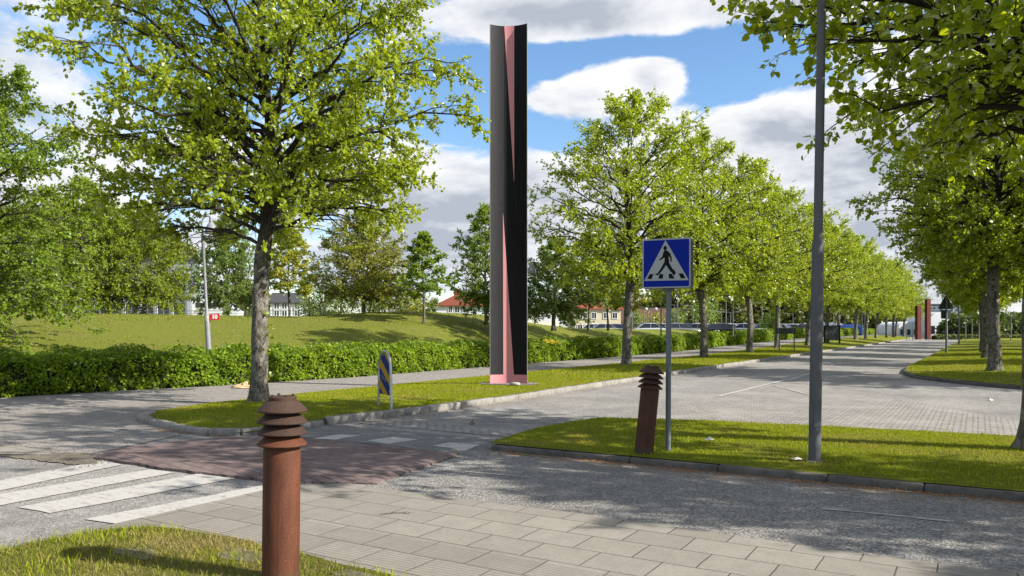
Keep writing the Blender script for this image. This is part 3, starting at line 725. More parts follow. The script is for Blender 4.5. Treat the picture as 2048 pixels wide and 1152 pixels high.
for i in range(8):   # the second row, further right, throws the bands of shade on the right lawn
    put_tree('lime_tree', RA, 9.4, 29 + i * 11.5, .2, i * 1.7, .92, 'lime tree of the outer right row, seen only by its shadow on the lawn', group='outer lime row beyond the right lawn')

# park trees on the mound
LB = gen_tree(71, 10.3, 4.5, .5, 1.6, .45, 76, 14, 8, 9, .10, lambda f: .72 + .28 * min(1, f / .2) if f < .2 else max(0., 1 - ((f - .2) / .8) ** 2) ** .55, (BARK, PARK_G), .7, False, .6, wob=.1)
x, y = cw(-70, 26.5); put_tree('park_tree', LB, x, y, float(lawn_z(x, y)) - .2, .4, 1.0, 'large dense green tree at left edge with branches reaching the hedge', group='trees on the lawn')
LBx = gen_tree(75, 7.0, 2.9, .5, 1.2, .25, 56, 13, 8, 8, .095, lambda f: .7 + .3 * min(1, f / .2) if f < .2 else max(0., 1 - ((f - .2) / .8) ** 1.6) ** .7, (BARK, PARK_G), .8, False, .3, wob=.08)
YM = gen_tree(78, 6.6, 1.75, 2.0, 1.9, .14, 32, 9, 5, 6, .135, prof_cone, (BARK, PARK_Y), 1.0, False, .2, wob=.06)
CH = gen_tree(81, 7.4, 3.3, 1.0, 1.3, .26, 60, 14, 8, 8, .09, lambda f: .6 + .4 * min(1, f / .25) if f < .25 else max(0., 1 - ((f - .25) / .75) ** 1.5) ** .7, (BARK, PARK_O), 1.15, False, .1, wob=.05)
TALL = gen_tree(84, 9.0, 2.5, .6, 1.5, .25, 54, 12, 7, 7, .12, lambda f: .55 + .45 * min(1, f / .3) if f < .3 else max(0., 1 - ((f - .3) / .7) ** 2) ** .6, (BARK, PARK_G), .9, False, .4, wob=.08)
MIDG = leaf_mat('park_lime_leaves', (.115, .16, .010), (.19, .245, .014), (.26, .32, .022), .45, TY)
MIDG2 = leaf_mat('park_lime_leaves_bright', (.11, .165, .009), (.18, .25, .012), (.26, .33, .02), .48, TY)
def park(name, ms, px, d, pyb, sc, rz, lab, lm=None):
    x, y = cw(px, d); return put_tree(name, ms, x, y, Zp(pyb, d) - .05, rz, sc, lab, group='trees on the lawn', leafm=lm)
park('park_tree', LBx, 288, 46, 641, 1.0, .2, 'bushy green tree on the lawn in front of the glass hall', MIDG)
park('park_tree', LBx, 160, 44, 640, (1.05, 1.05, 1.15), 2.4, 'bright green tree beside the big left edge tree', MIDG2)
park('park_tree', LBx, 456, 50, 641, (.85, .85, .98), 1.2, 'green tree right of the lamp with the red number plate', PARK_D)
park('young_maple', YM, 579, 52, 641, (1.25, 1.25, .98), .5, 'yellow green young maple beside the big trunk, before white house')
park('cherry_tree', CH, 728, 47, 641, (1.0, 1.0, .92), .1, 'olive coloured round tree with short dark trunk on the mound')
park('young_maple', YM, 848, 43, 641, (1.0, 1.0, .74), 2.7, 'thin young tree on the mound left of the sculpture', PARK_G)
park('park_tree', TALL, 972, 46, 645, (.8, .8, .78), 1.7, 'slim upright tree partly hidden behind the sculpture', PARK_G)
park('alder_tree', LBx, 1107, 46, 657, (.92, .92, .76), 3.4, 'low grey green tree just right of the sculpture', PARK_D)
park('young_maple', YM, 1177, 47, 657, (1.0, 1.0, .88), 4.4, 'slender bright green tree with pale trunk before yellow block', LIME)
park('young_maple', YM, 1216, 52, 657, (.95, .95, .75), 1.1, 'small bright green tree left of first avenue trunk', LIME_Y)
park('young_maple', YM, 1252, 62, 655, (1.2, 1.2, .78), 5.4, 'yellow leaved tree showing behind the first avenue trunk', PARK_Y)

# shrubs
def shrub(name, px, d, py, w, h, n, m, lab, ls=.13, seed=0, group='shrubs behind the lawn'):
    r = np.random.default_rng(900 + seed); x, y = cw(px, d); z = Zp(py, d)
    t = thing(name, (x, y, z), 0, lab, 'shrub', group)
    k = 16; cen = np.stack([r.uniform(-.7, .7, k) * w / 2, r.uniform(-.5, .5, k) * w / 2, r.uniform(.2, .8, k) * h], 1); cr = r.uniform(.22, .4, k) * min(w, h)
    i = r.integers(0, k, n); dv = unit(r.normal(0, 1, (n, 3))); P = cen[i] + dv * cr[i][:, None] * r.uniform(.6, 1.1, n)[:, None]
    P[:, 2] = np.abs(P[:, 2])
    lv, lf = leaf_mesh(P, unit(dv + r.normal(0, .6, (n, 3))), unit(dv * .5 + r.normal(0, .6, (n, 3)) + np.array([0, 0, .4])), ls * r.uniform(.6, 1.3, n))
    mesh_obj('foliage', np_mesh('foliage', lv, lf, m), t)
    p0 = np.zeros((k, 3)) + r.normal(0, .08, (k, 3)) * np.array([1, 1, 0]); v, f = sticks(p0, cen, np.full(k, .03), np.full(k, .012), 4)
    mesh_obj('stem', np_mesh('stem', v, f, BARK), t); return t
shrub('shrub', 645, 58, 640, 2.6, 2.9, 1500, BUSH_L, 'tall narrow dark shrub left of the olive tree', seed=1)
shrub('shrub', 618, 60, 640, 2.2, 1.9, 1100, PARK_D, 'low green shrub at the lawn edge by the white house', seed=2)
shrub('shrub', 680, 56, 638, 2.4, 2.4, 1400, PARK_D, 'dark green shrub under the olive tree, left side', seed=3)
shrub('shrub', 772, 55, 636, 3.6, 3.0, 1900, BUSH_L, 'grey green shrub mass right behind the olive tree', seed=4)
shrub('shrub', 812, 58, 634, 3.2, 2.3, 1500, PARK_O, 'pale olive shrub between olive and thin trees', seed=5)
shrub('shrub', 742, 62, 634, 3.4, 2.2, 1400, PARK_D, 'deep green shrub behind the short dark trunk', seed=6)
shrub('shrub', 1545, 84, 661, 2.2, 2.3, 900, HEDGE_L, 'bright green bush sticking up by the grey panel sign', .16, seed=7)
shrub('shrub', 866, 116, 616, 2.2, 1.4, 400, BUSH_L, 'dark bush at left corner of the red roofed house', .25, seed=8)
shrub('shrub', 1272, 125, 655, 2.6, 3.4, 700, PARK_D, 'narrow green shrub by the cream balcony house', .25, seed=9)
shrub('shrub', 1308, 122, 656, 3.4, 2.4, 700, PARK_O, 'pale shrub under balconies of the cream house', .25, seed=10)
shrub('shrub', 1418, 128, 652, 5.5, 4.2, 1200, PARK_D, 'rounded green shrub between car park lamps', .3, seed=11)
shrub('shrub', 1352, 126, 654, 3.0, 3.0, 700, PARK_D, 'green shrub behind the parked grey estate car', .28, seed=12)
# yellow flowers in the hedge
x, y = cw(1097, 38.0)
t = thing('flower_clump', (x, y, float(lawn_z(x, y))), 0, 'small clump of yellow flowers behind the hedge right of sculpture', 'flowers')
r = np.random.default_rng(4); P = r.normal(0, 1, (160, 3)) * np.array([.28, .2, .06]) + np.array([0, 0, 1.0 - .05])
lv, lf = leaf_mesh(P, unit(r.normal(0, 1, P.shape)), unit(r.normal(0, 1, P.shape)), np.full(160, .08)); mesh_obj('petals', np_mesh('petals', lv, lf, YELLOW_F), t)['kind'] = 'stuff'
P0 = P * np.array([.5, .5, 0]); v, f = sticks(P0, P, np.full(160, .008), np.full(160, .005), 3); mesh_obj('stems', np_mesh('stems', v, f, HEDGE_L), t)['kind'] = 'stuff'

# hedge
def hedge():
    r = np.random.default_rng(77); Hh, Th = .98, 1.05
    ps, ns, ss = [], [], []
    for y0, y1, den, ls in ((-2, 13, 1050, .075), (13, 30, 900, .08), (30, 60, 480, .105), (60, 200, 150, .19)):
        n = int((y1 - y0) * (Hh + Th + .25) * den); Y = r.uniform(y0, y1, n); s = r.uniform(0, Hh + Th + .25, n)
        top = Hh * (1 + .05 * np.sin(Y * 1.7) + .05 * np.sin(Y * 4.1 + 1)) 
        fr = s < Hh; tp = (s >= Hh) & (s < Hh + Th); bump = .07 * np.sin(Y * 2.3 + 2 * np.sin(s * 4)) + .05 * np.sin(Y * 6.7 + s * 5)
        X = np.where(fr, 0, np.where(tp, -(s - Hh), -Th)); Z = np.where(fr, s, np.where(tp, Hh, Hh - (s - Hh - Th)))
        cor = .10 * np.exp(-((Z - Hh) / .15) ** 2) * np.exp(-(X / .15) ** 2)
        dep = -np.abs(r.normal(0, .07, n)); N = np.stack([np.where(fr, 1., np.where(tp, 0, -1.)), np.zeros(n), np.where(tp, 1., 0.)], 1)
        P = np.stack([X, Y, Z * top / Hh], 1) + N * (dep + bump)[:, None] - np.array([1, 0, 1]) * cor[:, None]
        P[:, 0] += hedge_x(Y) - .12; P[:, 2] += zpath(Y) + .03
        keep = (np.sin(Y * 5.3 + 2.1 * np.sin(s * 6.1)) * np.sin(s * 7.9 + 1.7 * np.sin(Y * 3.7)) < .52) | (r.uniform(0, 1, n) < .25)
        P, N = P[keep], N[keep]; ps.append(P); ns.append(N); ss.append(ls * r.uniform(.6, 1.3, int(keep.sum()))); Y, tp, n = Y[keep], tp[keep], int(keep.sum())
        k = n // 40; up = np.where(tp)[0][:k]   # stray shoots above the top
        Q = P[up] + np.array([0, 0, 1]) * r.exponential(.07, len(up))[:, None]; ps.append(Q); ns.append(N[up]); ss.append(ls * r.uniform(.6, 1.1, len(up)))
    P = np.concatenate(ps); N = np.concatenate(ns); sz = np.concatenate(ss); n = len(P)
    lv, lf = leaf_mesh(P, unit(r.normal(0, .7, (n, 3)) + N * .4 + np.array([0, 0, -.2])), unit(N * .8 + r.normal(0, .55, (n, 3)) + np.array([0, 0, .45])), sz, False)
    o = mesh_obj('hedge', np_mesh('hedge', lv, lf, HEDGE_L))
    tag(o, 'long clipped green hedge along the cycle path', 'hedge')
    b = MB(); Ys = np.concatenate([np.arange(-2, 40, 1.0), np.arange(40, 201, 4.0)])
    ring = [(-.26, 0), (-.28, .78), (-.85, .80), (-.98, .7), (-1.0, 0)]; vs, fs = [], []
    for Y in Ys:
        for q in ring: vs.append((float(hedge_x(Y)) + q[0], Y, float(zpath(Y)) + q[1]))
    for i in range(len(Ys) - 1):
        for k in range(4): fs.append((i * 5 + k, i * 5 + k + 1, i * 5 + 6 + k, i * 5 + 5 + k))
    b.add(vs, fs); b.build('branches', simple('hedge_branches', (.022, .027, .010), .95, .05, 0, .5, 12, .6), o)
hedge()

# ------------------------------------------------------------------ street furniture
# sculpture: tall hollow-curved sheet, black with pink wedges
def sculpture_mat():
    t = NT('black_and_pink_enamel'); o = t.obj(); xyz = t.n('SeparateXYZ'); t.l(o, xyz.inputs[0]); x, z = xyz.outputs[0], xyz.outputs[2]
    def line(x0, z0, x1, z1):  # x - line(z)
        k = (x1 - x0) / (z1 - z0); return t.math('SUBTRACT', x, t.math('ADD', t.math('MULTIPLY', z, k), x0 - k * z0))
    gt = lambda a, b=0.0: t.math('GREATER_THAN', a, b); lt = lambda a, b=0.0: t.math('LESS_THAN', a, b)
    up = t.math('MULTIPLY', gt(z, 5.42), t.math('MULTIPLY', gt(line(-.125, 9.6, .135, 5.42)), lt(x, .14)))
    lo = t.math('MULTIPLY', lt(z, 4.58), t.math('MULTIPLY', gt(line(-.16, 4.58, -.15, .28)), lt(line(-.155, 4.58, .13, .28))))
    pk = t.math('MAXIMUM', t.math('MAXIMUM', up, lo), lt(z, .27))
    n1 = t.noise(t.scale(o, (3, 3, .5)), 4, 5); n2 = t.noise(o, 60, 3); n3 = t.noise(t.scale(o, (9, 9, .35)), 3, 5, .7)
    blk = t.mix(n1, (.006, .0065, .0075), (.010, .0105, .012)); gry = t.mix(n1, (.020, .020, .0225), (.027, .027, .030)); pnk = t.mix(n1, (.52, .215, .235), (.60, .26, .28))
    blk = t.mix(lt(x, -.13), blk, gry)          # sunlit left band coloured lighter grey, split along the shadow edge
    c = t.mix(pk, blk, pnk)
    c = t.mix(t.ramp(n3, [(.56, 0.0), (.75, .22)]), c, (.09, .085, .08))   # dust runs
    seam = t.math('MULTIPLY', lt(t.math('ABSOLUTE', t.math('SUBTRACT', z, 4.82)), .006), .6)
    c = t.mix(seam, c, (.01, .01, .01))
    return t.done(t.bsdf(c, t.ramp(n2, [(.3, .5), (.7, .62)]), .14, 0, t.bump(n1, .03, .01)))
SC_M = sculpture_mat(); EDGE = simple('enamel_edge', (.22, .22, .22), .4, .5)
x, y = cw(1018, 20.75); zb = float(verge_z(x, y)) - .02
sc_ = thing('sculpture', (x, y, zb), TH - math.radians(4), 'tall curved black sheet sculpture with pink wedges on the verge', 'sculpture')
nu, Hs, hw, Dp, thk = 30, 9.6, .49, .155, .02
def sc_curve(u, off=0): return (u * hw, Dp * (1 - u * u) - Dp + off)
b = MB(); vs, fs = [], []
zs = np.linspace(0, Hs, 25)
for off in (0, thk):
    for zz_ in zs:
        for i in range(nu + 1):
            px_, py_ = sc_curve(-1 + 2 * i / nu, off); vs.append((px_, py_, zz_))
m_ = nu + 1; q = len(zs) * m_
for j in range(len(zs) - 1):
    for i in range(nu):
        a = j * m_ + i; fs.append((a, a + 1, a + m_ + 1, a + m_)); a += q; fs.append((a + 1, a, a + m_, a + m_ + 1))
for i in range(nu): a = (len(zs) - 1) * m_ + i; fs.append((a, a + 1, a + q + 1, a + q))
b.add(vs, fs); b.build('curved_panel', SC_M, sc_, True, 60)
for sg, nm in ((-1, 'edge_trim'), (1, 'edge_trim')):
    b = MB(); b.box((sg * (hw + .006), -Dp + thk / 2, Hs / 2), (.014, thk + .012, Hs + .01), 0, None, .003); b.build(nm, EDGE, sc_)
# gravel bed with stones
b = MB(); r = random.Random(3); bx, by = x, y
sheet_pts = [(bx + math.cos(TH) * .82 * math.cos(a) - math.sin(TH) * .42 * math.sin(a), by + math.sin(TH) * .82 * math.cos(a) + math.cos(TH) * .42 * math.sin(a)) for a in np.linspace(0, 6.283, 25)[:-1]]
b.add([(px_, py_, vz(px_, py_) + .006) for px_, py_ in sheet_pts] + [(px_, py_, zb - .12) for px_, py_ in sheet_pts], [tuple(range(24))] + [(24 + k, 24 + (k + 1) % 24, (k + 1) % 24, k) for k in range(24)])
tag(b.build('gravel_bed', SOIL_M), kind='structure')
def pebble_mesh(n, rr):
    vs, fs = [], []
    b = MB()
    for _ in range(n):
        a = rr.uniform(0, 6.283); q = math.sqrt(rr.uniform(0, 1)); u, v = .82 * q * math.cos(a), .42 * q * math.sin(a)
        c = Vector((bx + u * CT - v * ST, by + u * ST + v * CT, 0)); c.z = vz(c.x, c.y) + .014; s = rr.uniform(.014, .03)
        pts = [Vector(p) * s * rr.uniform(.7, 1.2) for p in ((1, 0, 0), (-1, 0, 0), (0, 1, 0), (0, -1, 0), (0, 0, .8), (0, 0, -.6))]
        b.add([c + p for p in pts], [(0, 2, 4), (2, 1, 4), (1, 3, 4), (3, 0, 4), (2, 0, 5), (1, 2, 5), (3, 1, 5), (0, 3, 5)])
    return b
tag(pebble_mesh(900, r).build('pebbles', GRAVEL_M, None, True, 80), kind='stuff')
b = MB(); b.lathe([(.09, 0), (.12, .03), (.11, .075), (.07, .095), (.01, .1)], 12); o = b.build('stone', simple('pale_stone', (.36, .34, .31), .85, .2, 0, .2, 14, .4), None, True, 60)
xs, ys = cw(1030, 20.15); o.location = (xs, ys, zb + .02); o.scale = (1.3, .9, .9); tag(o, 'pale flat stone lying in gravel before the sculpture', 'stone')

# rusted bollards
def bollard(loc, tilt, rz, label, rust):
    t = thing('bollard', loc, rz, label, 'bollard', 'rusty bollards with ringed heads'); t.rotation_euler = (tilt[0], tilt[1], rz)
    b = MB(); b.lathe([(.111, -.1), (.111, .86), (.108, .875), (.108, .90)], 40); b.build('post', rust, t, True, 30)
    core = MB(); core.lathe([(.085, .88), (.085, 1.1)], 32); core.build('core', RUST_D, t, True, 30)
    for k in range(3):
        z = .895 + k * .068; b = MB(); b.lathe([(.10, z - .006), (.146, z - .004), (.150, z + .001), (.149, z + .007), (.100, z + .052), (.09, z + .052)], 40); b.build('cap_ring', RUST_D if k > 0 else rust, t, True, 30)
    z = 1.099; b = MB(); b.lathe([(.10, z - .006), (.146, z - .004), (.150, z + .001), (.149, z + .008), (.090, z + .066), (.082, z + .066)], 40); c = b.build('cap', RUST_D, t, True, 30)
    b = MB(); b.lathe([(.084, z + .064), (.084, z + .086), (.080, z + .09)], 40); b.build('top_plate', RUST_D, c, True, 30)
    for a in (.6, 2.2, 3.9, 5.3):
        b = MB(); b.lathe([(.009, 0), (.009, .012), (.006, .014)], 6, (.066 * math.cos(a), .066 * math.sin(a), z + .089)); b.build('bolt', RUST_D, c)
    return t
x, y = cw(561, 4.74); bollard((x, y, .0), (0, math.radians(.6), ), TH, 'upright rusty steel bollard close by on the worn turf', RUST)
x, y = cw(1287, 9.46); t = bollard((x, y, .06), (0, math.radians(5.6)), TH, 'leaning rusty bollard on the median beside the crossing sign', rust_mat('old_rusted_steel', (.045, .018, .011), (.08, .030, .016), (.12, .048, .027)))
t.scale = (1.02, 1.02, .92)

# pedestrian crossing sign
x, y = cw(1337, 9.54)
t = thing('crossing_sign', (x, y, .05), TH, 'blue pedestrian crossing sign on a grey post on the median', 'sign')
b = MB(); b.tube([(-.005, 0, 0), (.0, 0, 1.3), (.004, 0, 2.06)], .033, 16); b.build('post', GALV, t, True)
b = MB(); b.box((.0, 0, 2.045), (.13, .09, .06), 0, None, .01); b.build('bracket', GALV, t)
fx = thing('sign_box', (-.012, -.01, 2.353), math.radians(-25)); fx.parent = t
def rrect(w, h, r_, n=5):
    o = []
    for cx_, cy_, a0 in ((w / 2 - r_, h / 2 - r_, 0), (-w / 2 + r_, h / 2 - r_, 90), (-w / 2 + r_, -h / 2 + r_, 180), (w / 2 - r_, -h / 2 + r_, 270)):
        for k in range(n + 1): a = math.radians(a0 + 90 * k / n); o.append((cx_ + r_ * math.cos(a), cy_ + r_ * math.sin(a)))
    return o
UX, UZ = (1, 0, 0), (0, 0, 1)     # prism normal = ux x uz = -y : towards the viewer
bx_ = MB(); bx_.prism(rrect(.60, .61, .025), (0, .075, 0), UX, UZ, .15)
me = bx_.build('housing', DARKBOX, None); 
for v_ in me.data.vertices: pass
me.parent = fx
def plate(name, poly, lvl, m, par=fx, dx=0, dz=0):
    q = MB(); q.prism([(p[0] + dx, p[1] + dz) for p in poly], (0, -.0752 - lvl * .003, 0), UX, UZ, .003); return q.build(name, m, par)
plate('border', rrect(.595, .605, .024), 0, WHITE); plate('panel', rrect(.56, .57, .014), 1, BLUE)
def sp(px_, py_): # crop pixels -> sign plane
    return ((px_ - 468) / 820 * .572, -((py_ - 540 + (px_ - 468) * .052)) / 850 * .60)
plate('triangle', [sp(460, 142), sp(78, 858), sp(864, 822)][::-1] if False else [sp(78, 858), sp(864, 822), sp(460, 142)], 2, WHITE)
walk = [(452, 238), (480, 255), (482, 290), (468, 318), (510, 335), (545, 380), (568, 440), (566, 505), (552, 518), (543, 500), (546, 452), (512, 405), (516, 470), (522, 530), (575, 625), (640, 690), (630, 725), (603, 750), (585, 748), (595, 725), (545, 680), (500, 620), (468, 568), (430, 630), (352, 728), (325, 758), (272, 730), (280, 722), (318, 722), (385, 620), (440, 520), (446, 460), (436, 440), (400, 470), (352, 496), (345, 480), (395, 440), (412, 400), (420, 350), (445, 320), (425, 295), (428, 252)]
plate('walker', [sp(*p) for p in walk][::-1], 3, BLACK)
for q in ([(178, 736), (244, 734), (210, 820), (132, 820)], [(362, 728), (418, 728), (412, 808), (330, 810), (345, 770)], [(515, 722), (580, 722), (572, 752), (608, 768), (608, 802), (522, 804)], [(690, 712), (768, 710), (806, 792), (728, 796)]):
    plate('stripe', [sp(*p) for p in q][::-1], 3, BLACK)

# tall lamp pole on the median
x, y = cw(1629, 8.75)
t = thing('lamp_pole', (x, y, .1), TH, 'tall grey stepped lamp pole standing on the median', 'lamp post'); t.rotation_euler = (0, math.radians(.9), TH)
b = MB(); b.lathe([(.074, -.1), (.071, .02), (.068, .04), (.066, 2.44), (.060, 2.50), (.0505, 2.505), (.046, 5.5), (.038, 8.6)], 28); b.build('pole', POLE_G, t, True, 40)
b = MB(); b.lathe([(.10, -.08), (.098, .015), (.07, .02)], 24); b.build('base_ring', KERB_M, t, True, 40)
b = MB(); b.box((0, -.069, .55), (.08, .006, .3), 0, None, .002); b.build('service_door', POLE_G, t)
b = MB(); b.tube([(0, 0, 8.55), (-.1, -.1, 8.8), (-.9, -.7, 8.95)], .03, 10); a_ = b.build('arm', POLE_G, t, True)
b = MB(); b.box((-1.1, -.86, 8.95), (.7, .26, .1), math.radians(38), None, .03); b.build('luminaire', LAMP_G, t)

# blue and yellow hoop sign
(xa, ya), (xb, yb) = cw(757, 15.0), cw(783, 14.35)
def hoop():
    cx_, cy_ = (xa + xb) / 2, (ya + yb) / 2; ang = math.atan2(yb - ya, xb - xa); half = math.hypot(xb - xa, yb - ya) / 2
    half = .33
    t = thing('hoop_sign', (cx_, cy_, .10), ang, 'blue and yellow striped marker sign in a steel hoop', 'sign')
    pts = [(-half - .035, 0, -.1), (-half, 0, .75)] + [(-half * math.cos(a), 0, .75 + half * math.sin(a)) for a in np.linspace(0, math.pi, 13)[1:-1]] + [(half, 0, .75), (half + .035, 0, -.1)]
    pts = [(p[0], p[1], p[2] if p[2] > 0 else p[2]) for p in pts]
    b = MB(); b.tube(pts, .026, 12); b.build('hoop', STEEL, t, True)
    w = half - .04
    poly = [(-w, .26), (w, .26), (w, .74)] + [(w * math.cos(a), .74 + w * math.sin(a)) for a in np.linspace(0, math.pi, 12)[1:-1]] + [(-w, .74)]
    tt = NT('blue_yellow_stripes'); o = tt.obj(); s_ = tt.n('SeparateXYZ'); tt.l(o, s_.inputs[0])
    k = tt.math('ADD', tt.math('MULTIPLY', s_.outputs[0], .62), s_.outputs[2])
    fr = tt.math('FRACT', tt.math('ADD', tt.math('DIVIDE', k, .40), .02))
    col = tt.mix(tt.math('GREATER_THAN', fr, .56), (.004, .026, .17), (.42, .25, .02))
    m = tt.done(tt.bsdf(col, .6, .12))
    b = MB(); b.prism(poly, (0, .008, 0), UX, UZ, .016); p = b.build('panel', m, t)
    b = MB(); rr = random.Random(8)
    pts = [(-.17 + k * .016, -.0095, .60 - k * .004 + rr.uniform(-.05, .05)) for k in range(20)]; b.tube(pts, .0022, 4)
    b.build('scribble', WHITE, p)
    for z in (.34, .72):
        for sx in (-1, 1):
            b = MB(); b.box((sx * (half - .02), 0, z), (.05, .03, .025)); b.build('clip', STEEL, t)
hoop()

# park lamps with bell shades
def park_lamp(loc, H, arm, rz, tilt, label, sc=1.0):
    t = thing('park_lamp', loc, rz, label, 'lamp', 'grey park lamps with bell shades'); t.rotation_euler = (0, tilt, rz); t.scale = (sc, sc, sc)
    b = MB(); b.lathe([(.075, -.3), (.073, 1.9), (.055, 2.0), (.042, 2.03), (.038, H - .9), (.048, H - .88), (.048, H - .6), (.03, H - .55), (.028, H - .2)], 18); b.build('pole', LAMP_G, t, True, 40)
    b = MB(); b.tube([(0, 0, H - .22)] + [(arm / 2 - arm / 2 * math.cos(a), 0, H - .22 + .2 * math.sin(a)) for a in np.linspace(.1, math.pi * .62, 9)] , .024, 10); b.build('arm', LAMP_G, t, True)
    b = MB(); b.lathe([(.05, .24), (.055, .10), (.07, .06), (.12, .0), (.175, -.12), (.19, -.23), (.185, -.25)][::-1], 24, (arm * .74, 0, H - .30)); s = b.build('lamp_shade', LAMP_G, t, True, 40)
    b = MB(); b.lathe([(.02, -.04), (.15, -.02), (.16, 0), (.02, .01)], 20, (arm * .74, 0, H - .52)); b.build('diffuser', simple('lamp_glass', (.75, .75, .72), .3), s, True)
    return t
x, y = cw(421, 23.2); lz = float(lawn_z(x, y))
PZ = 2.0 - lz; t = park_lamp((x, y, lz - .05), 5.05 - lz, .36, TH, math.radians(-3.0), 'leaning grey park lamp carrying a red number 10 plate')
b = MB(); b.box((.24, -.03, PZ), (.30, .012, .185), 0, None, .004); pl = b.build('number_plate', RED_S, t)
tc = bpy.data.curves.new('number', 'FONT'); tc.body = '10'; tc.size = .17; tc.align_x = 'CENTER'; tc.align_y = 'CENTER'; tc.extrude = .002; tc.offset = .006; tc.materials.append(simple('number_white', (.85, .85, .85), .5))
to = bpy.data.objects.new('number', tc); link(to); nm_ = bpy.data.meshes.new_from_object(to.evaluated_get(bpy.context.evaluated_depsgraph_get())); bpy.data.objects.remove(to); to = mesh_obj('number', nm_, pl); to.location = (.24, -.0385, PZ); to.rotation_euler = (math.pi / 2, 0, 0)
b = MB(); b.tube([(0, 0, PZ - .12), (0, 0, PZ + .12)], .078, 14); b.build('plate_band', STEEL, t, True)
x, y = cw(1047, 34.5); park_lamp((x, y, float(lawn_z(x, y)) - .1), 4.75, .5, TH, 0, 'grey park lamp mostly hidden behind the sculpture, shade showing')

# grey panel sign and dark board on the far verge
def gpost(z0): return max(-.3, z0)
(xa, ya), (xb, yb) = (-11.6, 53.6), (-10.1, 52.6)
t = thing('panel_sign', ((xa + xb) / 2, (ya + yb) / 2, vz(-10.9, 53)), math.atan2(yb - ya, xb - xa), 'low grey direction panel on two thin posts on the verge', 'sign')
for sx in (-.62, .68):
    b = MB(); b.tube([(sx, 0, -.1), (sx, 0, 1.5)], .032, 10); b.build('post', SIGN_DK, t, True)
b = MB(); b.box((0, -.05, 1.32), (1.72, .05, .38), 0, None, .01); b.build('panel', SIGN_DK, t)
for sx in (-.62, .68):
    b = MB(); b.box((sx, -.085, 1.32), (.07, .02, .36)); b.build('clamp', GALV, t)
x, y = cw(1664, 71)
t = thing('notice_board', (x, y, vz(x, y)), TH + .25, 'large dark notice board between posts on the far verge', 'sign')
b = MB(); b.box((0, 0, .92), (1.45, .08, 1.25), 0, None, .02); b.build('board', SIGN_DK, t)
b = MB(); b.box((0, 0, 1.585), (1.7, .14, .07), 0, None, .01); b.build('cap', BLACK, t)
for sx in (-.79, .79):
    b = MB(); b.box((sx, 0, .75), (.11, .11, 1.6), 0, None, .01); b.build('post', BLACK, t)

# pole with the back of a give-way sign
x, y = cw(1893, 48.5)
t = thing('warning_sign', (x, y, float(rlawn_z(x, y)) - .03), TH, 'back of triangular road sign on a tall pole on the right lawn', 'sign')
b = MB(); b.lathe([(.075, 0), (.07, 1.7), (.055, 1.75), (.045, 5.25)], 14); b.build('pole', GALV, t, True, 40)
b = MB(); b.prism([(-.5, -.05), (-.42, -.1), (.42, -.1), (.5, -.05), (.05, .72), (-.05, .72)], (0, .08, 2.86), UX, UZ, .03); b.build('triangle', SIGN_DK, t)
b = MB(); b.prism(rrect(.62, .54, .03), (0, .08, 2.43), UX, UZ, .03); b.build('plate', SIGN_DK, t)
for z in (2.45, 2.95):
    b = MB(); b.box((0, .03, z), (.14, .1, .05)); b.build('clamp', GALV, t)

def mast(name, px, d, pyb, pyt, r0, style, lab, cat='lamp post', group='slender poles and lamp posts beyond', m=None, rz=0):
    x, y = cw(px, d); z0 = Zp(pyb, d); H = Zp(pyt, d) - z0; t = thing(name, (x, y, z0), TH + rz, lab, cat, group); m = m or GALV
    b = MB(); b.lathe([(r0, -.2), (r0 * .95, H * .4), (r0 * .6, H)], 10); b.build('pole', m, t, True, 40)
    if style in ('arm', 'double'):
        for sg in ((-1, 1) if style == 'double' else (-1,)):
            b = MB(); b.tube([(0, 0, H - .12), (sg * .35, 0, H + .03), (sg * .9, 0, H + .08)], r0 * .5, 8); b.build('arm', m, t, True)
            b = MB(); b.box((sg * 1.15, 0, H + .09), (.62, .22, .11), 0, None, .03); b.build('lamp_head', LAMP_G, t)
    if style == 'globes':
        b = MB(); b.tube([(-.75, 0, H - .15), (.75, 0, H - .15)], r0 * .5, 8); b.build('arm', m, t, True)
        for sg in (-1, 1):
            b = MB(); b.lathe([(.02, .12), (.2, .02), (.26, -.14), (.18, -.3), (.02, -.36)][::-1], 14, (sg * .75, 0, H - .1)); b.build('globe', simple('lamp_opal', (.45, .46, .48), .4), t, True)
    return t
for a in [('lamp_post', 1355, 96, 650, 582, .085, 'double', 'tall double armed lamp post just right of the crossing sign post'),
          ('lamp_post', 1452, 102, 652, 595, .085, 'double', 'double armed lamp post between second and third avenue trunks'),
          ('lamp_post', 1524, 112, 654, 606, .08, 'arm', 'single armed lamp post by the bright bush'),
          ('lamp_post', 1498, 118, 653, 621, .07, 'arm', 'short single armed lamp post right of third avenue trunk'),
          ('lamp_post', 1443, 125, 652, 624, .07, 'arm', 'short lamp post left of the middle double armed lamp'),
          ('lamp_post', 1461, 128, 652, 625, .07, 'double', 'small far double armed lamp post beside the middle tall lamp'),
          ('lamp_post', 1386, 120, 650, 612, .075, 'arm', 'lamp post half hidden behind the second avenue trunk'),
          ('lamp_post', 1374, 130, 650, 622, .07, 'arm', 'small far lamp post left of the second avenue trunk'),
          ('lamp_post', 1302, 118, 652, 615, .07, 'globes', 'lamp post with two white globes before the brown roof'),
          ('lamp_post', 1288, 108, 652, 614, .07, 'arm', 'lamp post left of the twin globe lamp'),
          ('lamp_post', 1349, 125, 650, 610, .07, 'arm', 'far lamp post touching right side of the crossing sign post'),
          ('lamp_post', 1586, 122, 655, 628, .07, 'arm', 'far small lamp post right of the grey panel sign'),
          ('lamp_post', 1540, 124, 654, 620, .07, 'arm', 'far lamp post behind the bright bush top')]: mast(*a)
